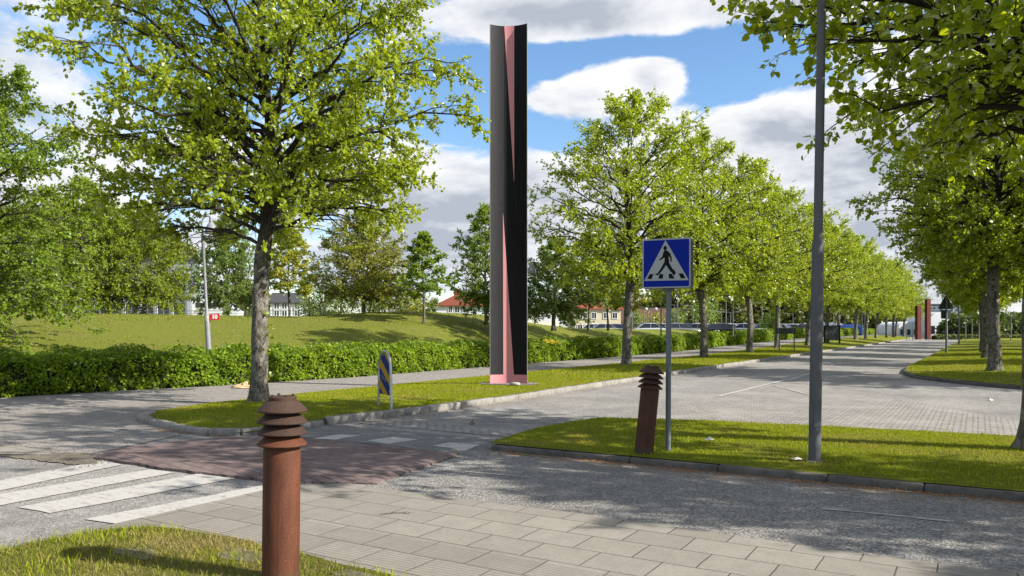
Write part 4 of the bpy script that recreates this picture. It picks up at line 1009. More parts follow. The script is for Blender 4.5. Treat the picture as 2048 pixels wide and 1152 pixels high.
for a in [('pole', 1264, 80, 655, 595, .07, '', 'plain pale pole right of the first avenue trunk', 'pole'),
          ('pole', 1322, 58, 671, 578, .055, '', 'slim grey pole rising from hedge left of crossing sign post', 'pole'),
          ('pole', 1466, 62, 668, 600, .05, '', 'slim dark pole rising from hedge right of the double lamp', 'pole'),
          ('pole', 1603, 90, 662, 585, .07, '', 'pale flagpole left of the tall lamp pole', 'pole'),
          ('pole', 1646, 100, 660, 600, .07, '', 'pale pole just right of the tall lamp pole', 'pole'),
          ('pole', 1667, 118, 662, 625, .07, '', 'pale pole above the left part of the notice board', 'pole'),
          ('pole', 1671, 112, 662, 622, .07, '', 'pale pole above the middle of the notice board', 'pole'),
          ('pole', 1724, 125, 668, 628, .07, '', 'pale pole before the dark barn, left one', 'pole'),
          ('pole', 1729, 121, 668, 622, .075, '', 'pale pole before the dark barn, right one', 'pole'),
          ('pole', 1690, 120, 664, 625, .06, '', 'pale pole beside the blue tent', 'pole'),
          ('pole', 1918, 74, 691, 566, .08, '', 'second tall pole on the right lawn behind the sign back', 'pole'),
          ('pole', 1931, 103, 682, 616, .08, '', 'third tall pole on the right lawn edge', 'pole'),
          ('pole', 1944, 112, 679, 640, .08, '', 'short far pole on the right behind the lawn', 'pole'),
          ('pole', 1958, 112, 679, 646, .09, '', 'short far pole close to the right lawn trunks', 'pole'),
          ('pole', 2022, 100, 678, 628, .08, '', 'thin far pole right of the largest lawn trunk', 'pole'),
          ('pole', 1813, 108, 680, 650, .06, '', 'thin pale pole left of the left red pillar', 'pole'),
          ('pole', 1826, 110, 680, 645, .07, '', 'thin pale pole touching the left red pillar', 'pole')]: mast(*a)
mast('flagpole', 921, 100, 628, 585, .06, '', 'white flagpole before the red roofed house', 'flagpole', None, WHITE)
mast('lattice_mast', 398, 88, 640, 500, .13, '', 'thin green mast between the lawn trees on the left', 'mast', None, simple('green_paint', (.12, .25, .10), .6))
mast('floodlight_mast', 1885, 150, 660, 568, .12, 'double', 'distant floodlight mast left of the road sign back', 'floodlight', None)

# red pillars at the road end
for px, d, yt, w, lab in ((1836.5, 118, 612, 9.5, 'left rust red steel pillar at the road end'), (1855.5, 119, 598, 9.0, 'taller right rust red steel pillar at the road end')):
    x, y = cw(px, d); z0 = Zp(680, d); H = Zp(yt, d) - z0; ww = w / FP * d
    t = thing('red_pillar', (x, y, z0), TH + .2, lab, 'pillar', 'rust red pillars at the road end')
    b = MB(); b.box((0, 0, H / 2), (ww, ww * .8, H), 0, None, .02); b.build('shaft', rust_mat('red_rust', (.075, .014, .009), (.11, .02, .013), (.14, .03, .018)), t)
    b = MB(); b.box((0, 0, H + .02), (ww * .9, ww * .7, .04)); b.build('top_cap', RUST_D, t)
    b = MB(); b.box((0, 0, .03), (ww * 1.3, ww * 1.1, .06)); b.build('base_plate', RUST_D, t)

# litter and small bits
def crumple(name, px, d, z, sx, sy, sz, m, lab, seed, cat='litter'):
    r = random.Random(seed); x, y = cw(px, d); b = MB(); n, k = 9, 5; vs = [(0, 0, sz)]; fs = []
    for j in range(1, k):
        for i in range(n):
            a = 6.283 * i / n; q = j / (k - 1); rr = q * r.uniform(.75, 1.2); vs.append((sx / 2 * rr * math.cos(a), sy / 2 * rr * math.sin(a), max(.003, sz * (1 - q ** 1.5) * r.uniform(.4, 1.3))))
    for i in range(n): fs.append((0, 1 + i, 1 + (i + 1) % n))
    for j in range(k - 2):
        for i in range(n): a = 1 + j * n; fs.append((a + i, a + n + i, a + n + (i + 1) % n, a + (i + 1) % n))
    b.add(vs, fs); o = b.build(name, m); o.location = (x, y, z); o.rotation_euler = (0, 0, TH + r.uniform(-.3, .3)); return tag(o, lab, cat)
crumple('paper_bag', 489, 20.9, .02, .85, .5, .16, BAG_M, 'crumpled brown paper lying at the hedge foot by the trunk', 1)
crumple('litter_scrap', 1418, 10.0, .17, .13, .07, .04, PALE, 'pale scrap of litter on the median near crossing sign', 2)
crumple('litter_scrap', 1594, 8.75, .13, .12, .09, .025, PALE, 'white scrap of litter by the foot of the lamp pole', 3)
crumple('litter_scrap', 1978, 17.3, .01, .16, .12, .07, PALE, 'white carton lying on the road before the right kerb', 4)
crumple('leaf_scrap', 1050, 9.75, .01, .07, .05, .02, HEDGE_L, 'tiny green leaf scrap lying by the median kerb', 5)
crumple('dirt_clod', 1000, 9.9, .01, .06, .05, .03, SOIL_M, 'small dark clod lying by the median kerb end', 6)
crumple('stone', 945, 13.0, .01, .12, .09, .06, SOIL_M, 'small dark stone on the road by the gutter cobbles', 7, 'stone')
b = MB(); x, y = W(790, 1030); rr = random.Random(6)
b.tube([(-.13, 0, .006), (0, .01, .012), (.12, -.02, .006)], .003, 5)
for k in range(7): b.tube([(-.1 + k * .035, 0, .008), (-.06 + k * .035 + rr.uniform(-.02, .03), rr.uniform(-.06, .06), .012)], .0018, 4)
o = b.build('twig', BARK); o.location = (x, y, .008); o.rotation_euler = (0, 0, TH + .2); tag(o, 'small dry twig lying on the concrete slabs', 'twig')

# ------------------------------------------------------------------ cars
GLASS = NT('car_glass'); GLASS = GLASS.done(GLASS.bsdf((.016, .02, .026), .1, .6))
TYRE = simple('tyre_rubber', (.02, .02, .02), .9, .2); RIM = simple('wheel_rim', (.45, .45, .46), .3, .6, .6)
HEAD = simple('headlight_glass', (.7, .72, .74), .12, .8); TAIL = simple('tail_light_red', (.5, .015, .012), .2, .6)
def car_paint(n, c): 
    t = NT('car_paint_' + n); return t.done(t.bsdf(c, .28, .5, .15, None, **{'Coat Weight': .8, 'Coat Roughness': .08}))
PAINTS = {k: car_paint(k, c) for k, c in {'silver': (.42, .44, .47), 'black': (.012, .013, .016), 'white': (.72, .73, .74), 'grey': (.14, .15, .16), 'blue': (.05, .09, .22), 'red': (.42, .02, .025), 'pale': (.52, .56, .63)}.items()}
def car_meshes(estate):
    rx = -2.0 if estate else -1.75; tx = -1.75 if estate else -1.1
    sec = [(-2.2, .78, .30, .80), (-2.1, .84, .22, .90), (-1.5, .88, .2, .95), (0, .89, .2, .93), (.95, .88, .2, .90), (1.6, .85, .2, .80), (2.05, .78, .24, .68), (2.2, .68, .32, .56)]
    b = MB(); vs, fs = [], []
    for xx, w, z0, z1 in sec:
        vs += [(xx, -w * .92, z0), (xx, -w, z0 + .15), (xx, -w, z1 - .12), (xx, -w * .88, z1), (xx, w * .88, z1), (xx, w, z1 - .12), (xx, w, z0 + .15), (xx, w * .92, z0)]
    for i in range(len(sec) - 1):
        for k in range(8): a = i * 8; fs.append((a + k, a + (k + 1) % 8, a + 8 + (k + 1) % 8, a + 8 + k))
    fs += [tuple(range(8)), tuple(range(len(sec) * 8 - 1, len(sec) * 8 - 9, -1))]; b.add(vs, fs)
    B = [(rx, .78, .90), (1.02, .78, .88)]; T = [(tx, .60, 1.44), (.28, .60, 1.43)]; mid = -.45; midt = -.5
    # roof shell
    b.add([(tx - .05, -.58, 1.43), (tx - .05, .58, 1.43), (-.4, -.62, 1.45), (-.4, .62, 1.45), (.33, -.58, 1.41), (.33, .58, 1.41), (tx, -.5, 1.485), (tx, .5, 1.485), (-.4, -.5, 1.52), (-.4, .5, 1.52), (.2, -.5, 1.47), (.2, .5, 1.47)],
          [(6, 8, 9, 7), (8, 10, 11, 9), (0, 2, 8, 6), (2, 4, 10, 8), (1, 7, 9, 3), (3, 9, 11, 5), (0, 6, 7, 1), (4, 5, 11, 10)])
    for sy in (-1, 1):
        for (x0, x1) in ((rx, tx), (mid, midt), (1.02, .28)):
            b.tube([(x0, sy * .79, .88), (x1, sy * .595, 1.44)], .022, 6)
    body = b
    parts = []
    parts.append(('windscreen', MB().add([(1.0, -.74, .90), (1.0, .74, .90), (.30, .56, 1.42), (.30, -.56, 1.42)], [(0, 1, 2, 3)]), GLASS))
    parts.append(('rear_window', MB().add([(rx, .74, .90), (rx, -.74, .90), (tx, -.56, 1.42), (tx, .56, 1.42)], [(0, 1, 2, 3)]), GLASS))
    for sy in (-1, 1): parts.append(('side_window', MB().add([(rx + .02, sy * .785, .9), (1.0, sy * .785, .89), (.28, sy * .60, 1.43), (tx, sy * .60, 1.43)], [(0, 1, 2, 3) if sy < 0 else (3, 2, 1, 0)]), GLASS))
    for xx in (-1.35, 1.35):
        for sy in (-1, 1):
            parts.append(('wheel', MB().add(*(lambda q: (q.v, q.f))(MB().tube([(xx, sy * .68, .32), (xx, sy * .90, .32)], .32, 18))), TYRE))
    for sy in (-1, 1): parts.append(('headlight', MB().box((2.1, sy * .58, .60), (.16, .3, .13), sy * -.3, None, .03), HEAD))
    for sy in (-1, 1): parts.append(('tail_light', MB().box((-2.17, sy * .64, .76), (.08, .22, .2), 0, None, .02), TAIL))
    return body, parts
CARM = {}
for est in (0, 1):
    bd, ps = car_meshes(est); ms = []
    for nm, mb, m in ps:
        o = mb.build(nm, m, None, nm in ('wheel',)); me = o.data; bpy.data.objects.remove(o); ms.append((nm, me))
    CARM[est] = (bd, ms)
BODY = {}
def car(px, d, col, ang, lab, est=0, z=None):
    x, y = cw(px, d); t = thing('parked_car', (x, y, .78 if z is None else z), TH + math.radians(ang), lab, 'car', 'cars in the car park')
    k = (est, col)
    if k not in BODY:
        o = CARM[est][0].build('body', PAINTS[col], None, True, 40); BODY[k] = o.data; bpy.data.objects.remove(o)
    mesh_obj('body', BODY[k], t)
    for nm, me in CARM[est][1]: mesh_obj(nm, me, t)
cars = [(1291, 88, 'silver', 178, 'silver car nearest left of the crossing sign post', 0), (1312, 93, 'black', 4, 'black car behind the silver one left of sign post', 1), (1333, 96, 'silver', -30, 'pale car nose right behind the crossing sign post', 0),
        (1346, 106, 'white', 10, 'white car behind the grey estate, roof only', 1), (1364, 90, 'grey', 2, 'grey estate car right of the crossing sign post', 1), (1396, 97, 'blue', -35, 'blue grey car half behind second avenue trunk', 0),
        (1408, 92, 'silver', -38, 'silver car just right of second avenue trunk', 0), (1421, 95, 'grey', -38, 'grey car second right of second avenue trunk', 0), (1432, 98, 'pale', -38, 'pale blue car third right of second avenue trunk', 0),
        (1450, 91, 'black', -8, 'black car below the tall double armed lamp', 1), (1468, 96, 'silver', -36, 'silver car left of third avenue trunk', 0), (1480, 100, 'grey', -36, 'dark grey car by third avenue trunk', 0),
        (1500, 93, 'white', -40, 'white car just right of third avenue trunk', 0), (1512, 104, 'black', -5, 'black car behind the white hatchbacks', 0), (1527, 90, 'white', 150, 'white hatchback with red tail light by the bush', 1),
        (1566, 100, 'white', -40, 'white car just right of the grey panel sign trunk', 0), (1574, 103, 'silver', -40, 'silver car above the grey panel sign', 0), (1582, 106, 'red', -40, 'red car above the grey panel sign', 0), (1592, 102, 'white', -40, 'white car above right end of grey panel sign', 0),
        (1584, 118, 'grey', 5, 'far grey car row behind the red car', 1), (1602, 104, 'silver', -30, 'silver car left of the tall lamp pole', 0), (1619, 100, 'grey', -30, 'grey car hidden partly by the tall lamp pole', 0),
        (1180, 98, 'white', 175, 'white car behind the slender pale trunk', 0), (1202, 96, 'silver', 178, 'silver car left of the first avenue trunk', 0), (1214, 104, 'pale', 5, 'pale car behind the small bright tree', 1),
        (1236, 100, 'blue', 0, 'blue car at left side of first avenue trunk', 0),]
for px, d, c, a, lab, est in cars: car(px, d, c, a, lab, est)

# ------------------------------------------------------------------ buildings
def wallm(n, c, v=.08): return simple(n, c, .85, .15, 0, v, 1.2, .1)
PANE = NT('window_glass'); PANE = PANE.done(PANE.bsdf((.02, .026, .034), .08, .7))
FRAME = simple('window_frame', (.66, .67, .68), .6)
def tile_mat(n, c):
    t = NT(n); o = t.obj(); w = t.n('TexWave', wave_type='BANDS', bands_direction='X'); t.l(o, w.inputs[0]); w.inputs['Scale'].default_value = 2.2; w.inputs['Distortion'].default_value = .6
    nz = t.noise(o, 3, 5); col = t.mix(nz, tuple(k * .75 for k in c), tuple(k * 1.2 for k in c)); col = t.mix(t.math('MULTIPLY', w.outputs['Fac'], .25), col, tuple(k * .5 for k in c))
    return t.done(t.bsdf(col, .8, .2, 0, t.bump(w.outputs['Fac'], .5, .05)))
def house(name, px, d, z0, Wd, Dp, Hw, Hr, wm, rm, wins, lab, rz=0.0, hip=0.0, chim=None, cat='building', over=.35):
    x, y = cw(px, d); t = thing(name, (x, y, z0), TH + rz, lab, cat)
    b = MB(); b.box((0, Dp / 2, Hw / 2 - .5), (Wd, Dp, Hw + 1))
    if Hr and not hip:
        for sx in (-1, 1): b.prism([(0, 0), (Dp, 0), (Dp / 2, Hr - .03)], (sx * Wd / 2 + (.0 if sx < 0 else -.1), 0, Hw), (0, 1, 0), (0, 0, 1), .1)
    b.build('wall', wm, t)
    if Hr:
        o_ = over; hx = Wd / 2 + o_; r = MB()
        rx = hx - hip
        r.add([(-hx, -o_, Hw - .05), (hx, -o_, Hw - .05), (hx, Dp + o_, Hw - .05), (-hx, Dp + o_, Hw - .05), (-rx, Dp / 2, Hw + Hr), (rx, Dp / 2, Hw + Hr),
               (-hx, -o_, Hw - .2), (hx, -o_, Hw - .2), (hx, Dp + o_, Hw - .2), (-hx, Dp + o_, Hw - .2)],
              [(0, 1, 5, 4), (2, 3, 4, 5), (1, 2, 5), (3, 0, 4), (6, 7, 1, 0), (7, 8, 2, 1), (8, 9, 3, 2), (9, 6, 0, 3)] + ([(9, 8, 7, 6)] if hip else []))
        ro = r.build('roof', rm, t)
    else:
        r = MB(); r.box((0, Dp / 2, Hw + .12), (Wd + .5, Dp + .5, .24)); ro = r.build('roof', rm, t)
    if chim:
        for cx_ in chim:
            c = MB(); c.box((cx_, Dp / 2, Hw + Hr + .25), (.9, .7, 1.1)); c.build('chimney', rm, ro)
    for wx, wz, ww, wh in wins:
        f = MB()
        for bx_, bz_, bw_, bh_ in ((0, wh / 2, ww + .12, .08), (0, -wh / 2, ww + .2, .1), (-ww / 2, 0, .08, wh), (ww / 2, 0, .08, wh), (0, 0, .06, wh)): f.box((wx + bx_, -.04, wz + bz_), (bw_, .12, bh_))
        fo = f.build('window', FRAME, t); p = MB(); p.box((wx, -.012, wz), (ww, .03, wh)); p.build('pane', PANE, fo)
    return t
TERRA = tile_mat('red_roof_tiles', (.20, .055, .032)); BROWN = tile_mat('brown_roof_tiles', (.115, .06, .045)); DKROOF = simple('dark_roof_felt', (.045, .045, .05), .8)
d = 120; sx = lambda p0, p1, dd: (p1 - p0) / FP * dd
house('red_roof_house', 958, d, Zp(626, d) - .8, sx(873, 1043, d), 7.5, (626 - 610) / FP * d + .8, 1.85, wallm('pale_blue_plaster', (.62, .65, .70)), TERRA,
      [((p - 958) / FP * d, 1.35, w_, 1.0) for p, w_ in ((901, .55), (914.5, .75), (929, .5), (990, .6))], 'pale house with red tiled roof left of the sculpture', 0, 3.2, (-3.7,))
d = 130
house('yellow_block', 1195, d, .55, sx(1148, 1242, d), 9, 4.5, 2.2, wallm('yellow_plaster', (.52, .47, .33)), tile_mat('rust_roof_tiles', (.26, .075, .045)),
      [((p - 1195) / FP * d, z, .8, 1.0) for p in (1160, 1174, 1188, 1212, 1230) for z in (1.3, 3.3)], 'yellow two storey block seen between the slender trees', .05)
d = 142
house('balcony_house', 1298, d, .55, sx(1232, 1352, d), 10, 2.4, 2.6, wallm('cream_plaster', (.46, .42, .33)), BROWN, [((p - 1298) / FP * d, 1.4, 1.5, 1.3) for p in (1252, 1270, 1288, 1308, 1326)] , 'cream house with brown tiled roof behind the parked cars', -.05, 0, (-1.6,))
d = 105
house('white_house', 572, d, Zp(638, d), sx(543, 604, d), 6, (638 - 604) / FP * d, 1.4, wallm('white_boards', (.62, .64, .66)), DKROOF, [((p - 572) / FP * d, z, .7, .8) for p in (554, 569, 594) for z in (.75, 1.75)], 'white wooden house left of the olive tree shrubs', .1)
d = 96
hall = house('glass_hall', 290, d, Zp(642, d), sx(180, 392, d), 12, (642 - 521) / FP * d, 0, wallm('grey_cladding', (.36, .40, .45)), DKROOF,
      [((p - 290) / FP * d, z, 1.6, 1.9) for p in (200, 232, 264, 296, 328, 360) for z in (1.3, 4.2)], 'grey blue flat roofed hall behind the left lawn trees')
for p in (190, 216, 248, 280, 312, 344, 376):
    b = MB(); b.box(((p - 290) / FP * d, -.35, 3.6), (.28, .28, 7.2)); b.build('column', LAMP_G, hall)
d = 165
house('dark_barn', 1740, d, Zp(668, d), sx(1712, 1768, d), 10, (668 - 642) / FP * d, 1.3, wallm('dark_boards', (.055, .055, .06)), DKROOF, [((p - 1740) / FP * d, 2.0, .9, .8) for p in (1726, 1738, 1750)], 'dark boarded barn behind the far avenue trunks')
house('cream_block', 1778, 175, Zp(670, 175), sx(1757, 1812, 175), 9, (670 - 634) / FP * 175, 0, wallm('pale_cream_plaster', (.55, .48, .33)), DKROOF, [((p - 1778) / FP * 175, z, .9, 1.0) for p in (1768, 1778, 1789, 1800) for z in (1.0, 2.9)], 'cream block with windows between far avenue trunks')
house('factory_hall', 1900, 230, Zp(668, 230), sx(1858, 1945, 230), 30, (668 - 609) / FP * 230, 0, wallm('blue_grey_cladding', (.16, .18, .21)), simple('factory_roof', (.10, .115, .14), .7), [((p - 1900) / FP * 230, 7.6, 2.4, .8) for p in range(1865, 1940, 8)], 'long blue grey factory hall beyond the road end')
def sawtooth():
    d = 215; x, y = cw(1898, d); z = Zp(624, d); t = thing('skylight_roof', (x, y, z), TH, 'row of glazed sawtooth skylights before the factory hall', 'roof')
    b = MB(); g = MB(); w = sx(1866, 1930, d); k = 6
    for i in range(k):
        x0 = -w / 2 + i * w / k; x1 = x0 + w / k
        b.prism([(x0, 0), (x1, 0), (x1 - .15 * w / k, 1.4)], (0, .5, 0), UX, UZ, 3.0)
        g.add([(x0, -2.52, .06), (x1 - .2 * w / k, -2.52, 1.35), (x1 - .2 * w / k, -2.52, .06)], [(0, 1, 2)])
    b.build('shell', simple('skylight_metal', (.32, .36, .42), .5), t); g.build('glazing', PANE, t)
    b = MB(); b.box((0, -1, -3.1), (w, 3.2, 6.2)); b.build('wall', wallm('skylight_wall', (.20, .22, .25)), t)
sawtooth()
def tent(px, d, p0, p1, yb, ye, yt, m, lab, windows=True):
    x, y = cw(px, d); z = Zp(yb, d); t = thing('event_tent', (x, y, z), TH, lab, 'tent', 'tents at the road end'); w = sx(p0, p1, d); he = (yb - ye) / FP * d; ht = (yb - yt) / FP * d
    n = 10; poly = [(-w / 2, 0), (w / 2, 0)] + [(w / 2 * math.cos(a), he + (ht - he) * math.sin(a)) for a in np.linspace(0, math.pi, n)]
    b = MB(); b.prism(poly, (0, 8, 0), UX, UZ, 8); b.build('canvas', m, t, True, 30)
    if windows:
        for k in range(4):
            b = MB(); b.box((-w * .36 + k * w * .24, -.02, he * .45), (w * .15, .04, he * .5)); b.build('window', PANE, t)
TENT_W = simple('white_canvas', (.66, .69, .74), .6, .3, 0, .06, 1.5); TENT_B = simple('blue_canvas', (.03, .10, .42), .6, .3, 0, .08, 1.5)
tent(1884, 135, 1858, 1908, 674, 642, 624, TENT_W, 'large white event tent right of the red pillars')
tent(1823, 140, 1795, 1846, 674, 652, 643, TENT_W, 'white tent left of the red pillars')
tent(1915, 140, 1903, 1930, 673, 655, 645, TENT_W, 'small white tent at right of the largest white one')
tent(1714, 135, 1702, 1728, 668, 660, 648, TENT_B, 'blue arched canopy behind the far avenue trunks', False)
tent(1660, 140, 1636, 1700, 666, 652, 645, TENT_W, 'white tent above the dark notice board', False)

# low hedges, walls and barriers beyond
def lowbox(name, px, d, p0, p1, yb, yt, dep, m, lab, cat, leaf=None):
    x, y = cw(px, d); z = Zp(yb, d); w = sx(p0, p1, d); h = (yb - yt) / FP * d
    b = MB(); b.box((0, dep / 2, h / 2), (w, dep, h), 0, None, .04); o = b.build(name, m); o.location = (x, y, z); o.rotation_euler = (0, 0, TH); tag(o, lab, cat)
    if leaf:
        r = np.random.default_rng(int(px)); n = int(w * h * 60); P = np.stack([r.uniform(-w / 2, w / 2, n), r.uniform(-.1, .1, n), r.uniform(0, h * 1.05, n)], 1)
        P2 = np.stack([r.uniform(-w / 2, w / 2, n), r.uniform(-.1, dep, n), h + r.uniform(-.05, .12, n)], 1); P = np.concatenate([P, P2]); n = len(P)
        lv, lf = leaf_mesh(P, unit(r.normal(0, 1, (n, 3))), unit(r.normal(0, .7, (n, 3)) + np.array([0, -.7, .5])), np.full(n, .22)); mesh_obj('foliage', np_mesh('foliage', lv, lf, leaf), o)
    return o
HCORE = simple('hedge_core', (.03, .045, .014), .95, .05, 0, .4, 4)
lowbox('hedge', 1935, 116, 1873, 2000, 680, 671, 1.2, HCORE, 'dark low clipped hedge across the road end', 'hedge', WOOD_L)
lowbox('hedge', 2030, 116, 2003, 2130, 679, 671, 1.2, HCORE, 'low clipped hedge at far right behind the lawn trunks', 'hedge', WOOD_L)
# roadside barrier on the left
def barrier():
    d = 74; x, y = cw(410, d); z = Zp(641, d); t = thing('roadside_fence', (x, y, z), TH, 'long pale roadside railing at the far edge of left lawn', 'fence'); w = sx(130, 640, d)
    b = MB(); b.box((0, 0, .22), (w, .25, .44), 0, None, .03); b.build('plinth', simple('pale_concrete', (.47, .45, .41), .9, .1, 0, .15, 2), t)
    b = MB(); b.tube([(-w / 2, 0, .92), (w / 2, 0, .92)], .03, 6); b.build('top_rail', GALV, t)
    b = MB(); b.tube([(-w / 2, 0, .68), (w / 2, 0, .68)], .022, 6); b.build('rail', GALV, t)
    for k in range(13):
        b = MB(); b.tube([(-w / 2 + .2 + k * (w - .4) / 12, 0, .4), (-w / 2 + .2 + k * (w - .4) / 12, 0, .95)], .03, 6); b.build('post', GALV, t)
barrier()
def van():
    d = 80; x, y = cw(436, d); t = thing('white_van', (x, y, Zp(640, d)), TH, 'white van behind the red number plate', 'van')
    b = MB(); b.prism([(-2.3, .3), (2.3, .3), (2.35, .9), (1.9, 1.15), (1.3, 1.95), (-2.2, 2.0), (-2.35, 1.8)], (0, .9, 0), UX, UZ, 1.8); b.build('body', PAINTS['white'], t)
    for xx, w in ((-1.5, .9), (-.4, .9), (.75, .8)):
        b = MB(); b.box((xx, -.91, 1.5), (w, .03, .5), 0, None, .01); b.build('side_window', GLASS, t)
    for xx in (-1.4, 1.45):
        for yy in (-.85, .7): b = MB(); b.tube([(xx, yy, .34), (xx, yy + .2, .34)], .34, 16); b.build('wheel', TYRE, t, True)
    b = MB(); b.box((2.33, -.6, .78), (.08, .25, .16)); b.build('headlight', HEAD, t)
van()

# ------------------------------------------------------------------ far woods and hills
def wood(name, spots, n_each, ls, m, seed):
    r = np.random.default_rng(seed); Ps = []; Ds = []
    for x, y, z, w, h in spots:
        k = 9; cen = np.stack([r.uniform(-.5, .5, k) * w, r.uniform(-.5, .5, k) * w, h * r.uniform(.25, .85, k)], 1); cr = r.uniform(.18, .32, k) * min(w, h) * 1.1
        i = r.integers(0, k, n_each); dv = unit(r.normal(0, 1, (n_each, 3))); P = cen[i] + dv * (cr[i] * r.uniform(.6, 1.08, n_each))[:, None]; P[:, 2] = np.maximum(P[:, 2], .05)
        Ps.append(P + np.array([x, y, z])); Ds.append(dv)
    P = np.concatenate(Ps); dv = np.concatenate(Ds); n = len(P)
    lv, lf = leaf_mesh(P, unit(dv + r.normal(0, .7, (n, 3))), unit(dv * .6 + r.normal(0, .5, (n, 3)) + np.array([0, 0, .4])), ls * r.uniform(.6, 1.4, n), wr=.5)
    return tag(mesh_obj(name, np_mesh(name, lv, lf, m)), kind='stuff')
r = random.Random(12); sp_ = []
for px in range(1325, 1830, 11):
    for row in range(2):
        d = 165 + row * 14 + r.uniform(-6, 6); pt = float(np.interp(px, [1325, 1345, 1400, 1500, 1600, 1640, 1680, 1720, 1760, 1830], [600, 570, 562, 568, 580, 592, 608, 622, 632, 648])) + r.uniform(-8, 10)
        x, y = cw(px + r.uniform(-5, 5), d); h = Zp(pt, d) - .4; sp_.append((x, y, .4, 7.5, max(2.5, h)))
wood('far_wood', sp_, 620, .8, WOOD_L, 31)
sp_ = []
for px in range(1925, 2200, 16):
    d = 150 + r.uniform(-8, 8); x, y = cw(px, d); sp_.append((x, y, 0, 8, Zp(632, d) + r.uniform(-1, 1)))
for px in list(range(1868, 1925, 14)): 
    d = 128 + r.uniform(-3, 3); x, y = cw(px + 44, d); sp_.append((x, y, 0, 4, 4.2))
for px in (835, 860, 1145, 1235, 1285): d = 170; x, y = cw(px, d); sp_.append((x, y, .4, 7, Zp(602, d)))
wood('far_wood', sp_, 420, .7, leaf_mat('far_tree_leaves', (.04, .065, .014), (.065, .10, .02), (.10, .14, .03), .3), 32)
# wooded hill at the left
hx = [-200, 60, 130, 175, 215, 260, 320, 380, 440, 520, 620, 700]; hyv = [440, 420, 425, 432, 450, 458, 470, 508, 560, 600, 630, 650]
v, f = [], []; pxs = np.arange(-260, 760, 20); ds = [230, 262, 300, 345, 400]; fr_ = [0, .45, .82, 1.0, .9]
for i, px in enumerate(pxs):
    for j, dd in enumerate(ds):
        x, y = cw(px, dd); zt = Zp(float(np.interp(px, hx, hyv)), 345); v.append((x, y, max(-1, zt * fr_[j] - 2.2 + 1.2 * math.sin(px * .05 + j * 2))))
for i in range(len(pxs) - 1):
    for j in range(4): a = i * 5 + j; f.append((a, a + 5, a + 6, a + 1))
tag(mesh_obj('hill', np_mesh('hill', np.array(v), np.array(f), simple('hill_ground', (.05, .06, .025), .95, .05, 0, .3, .1), True)), kind='structure')
sp_ = []
for px in np.arange(-240, 720, 9):
    for j in range(3):
        dd = [250, 290, 338][j] + r.uniform(-12, 12); x, y = cw(px + r.uniform(-5, 5), dd); zt = Zp(float(np.interp(px, hx, hyv)), 345)
        z = max(0, zt * float(np.interp(dd, ds, fr_)) - 2.5); sp_.append((x, y, z, 8, r.uniform(4.5, 7)))
wood('hill_wood', sp_, 130, 1.1, WOOD_L, 33)

# ------------------------------------------------------------------ light, sky
sd = bpy.data.lights.new('sun', 'SUN'); sd.energy = 4.6; sd.angle = math.radians(.5); sd.color = (1, .935, .83)
so = bpy.data.objects.new('sun', sd); link(so)
sv = Vector((SUN_AZ[0] * math.cos(SUN_EL), SUN_AZ[1] * math.cos(SUN_EL), math.sin(SUN_EL)))
so.rotation_euler = sv.to_track_quat('Z', 'Y').to_euler(); so.location = (0, 0, 30)

w = bpy.data.worlds.new('World'); S.world = w; w.use_nodes = True
class WT(NT):
    def __init__(s):
        s.t = w.node_tree; s.t.nodes.clear(); s.out = s.t.nodes.new('ShaderNodeOutputWorld')
t = WT()
sky = t.n('TexSky', sky_type='NISHITA'); sky.sun_disc = False; sky.sun_elevation = SUN_EL; sky.sun_rotation = math.atan2(SUN_AZ[0], SUN_AZ[1])
sky.air_density = 1.0; sky.dust_density = .4; sky.ozone_density = 2.5
bg1 = t.n('Background'); bg1.inputs[1].default_value = .10
hs = t.n('HueSaturation'); hs.inputs['Saturation'].default_value = 1.12; t.l(sky.outputs[0], hs.inputs['Color']); t.l(hs.outputs[0], bg1.inputs[0])
G = t.n('TexCoord').outputs['Generated']
nrm = t.n('VectorMath', operation='NORMALIZE'); t.l(G, nrm.inputs[0]); Dv = nrm.outputs[0]
def dirv(px, py):
    xc, zc, d = (px - 1024) / FP, -(py - HY) / FP, 1.0
    return Vector((xc * CT - d * ST, xc * ST + d * CT, zc)).normalized()
def dot(v):
    nd = t.n('VectorMath', operation='DOT_PRODUCT'); t.l(Dv, nd.inputs[0]); nd.inputs[1].default_value = v; return nd.outputs['Value']
def blob(px, py, rx, ry, amp):
    c = dirv(px, py); tx = c.cross(Vector((0, 0, 1))).normalized(); ty = tx.cross(c)
    a = t.math('MULTIPLY', dot(tx), FP / rx); b = t.math('MULTIPLY', dot(ty), FP / ry)
    e = t.math('ADD', t.math('MULTIPLY', a, a), t.math('MULTIPLY', b, b))
    front = t.math('GREATER_THAN', dot(c), 0.2)
    return t.math('MULTIPLY', t.math('MULTIPLY', t.math('DIVIDE', 1.0, t.math('ADD', 1.0, t.math('MULTIPLY', e, e))), front), amp)
sepd = t.n('SeparateXYZ'); t.l(Dv, sepd.inputs[0])
zc_ = t.math('ADD', t.math('MAXIMUM', sepd.outputs[2], 0.0), .22)
pv = t.n('CombineXYZ')
for i in (0, 1): t.l(t.math('DIVIDE', sepd.outputs[i], zc_), pv.inputs[i])
t.l(t.math('MULTIPLY', sepd.outputs[2], 2.0), pv.inputs[2])
def offs(vec, o_):
    nd = t.n('VectorMath', operation='ADD'); t.l(vec, nd.inputs[0]); nd.inputs[1].default_value = o_; return nd.outputs[0]
P0 = offs(pv.outputs[0], (3.7, 1.2, 0))
n1 = t.noise(P0, 1.9, 10, .62, .2); n2 = t.noise(offs(P0, (.10, .035, .09)), 1.9, 10, .62, .2); n3 = t.noise(P0, .9, 3, .5); n5 = t.noise(offs(P0, (9, 2, 4)), 6.5, 7, .62, .4)
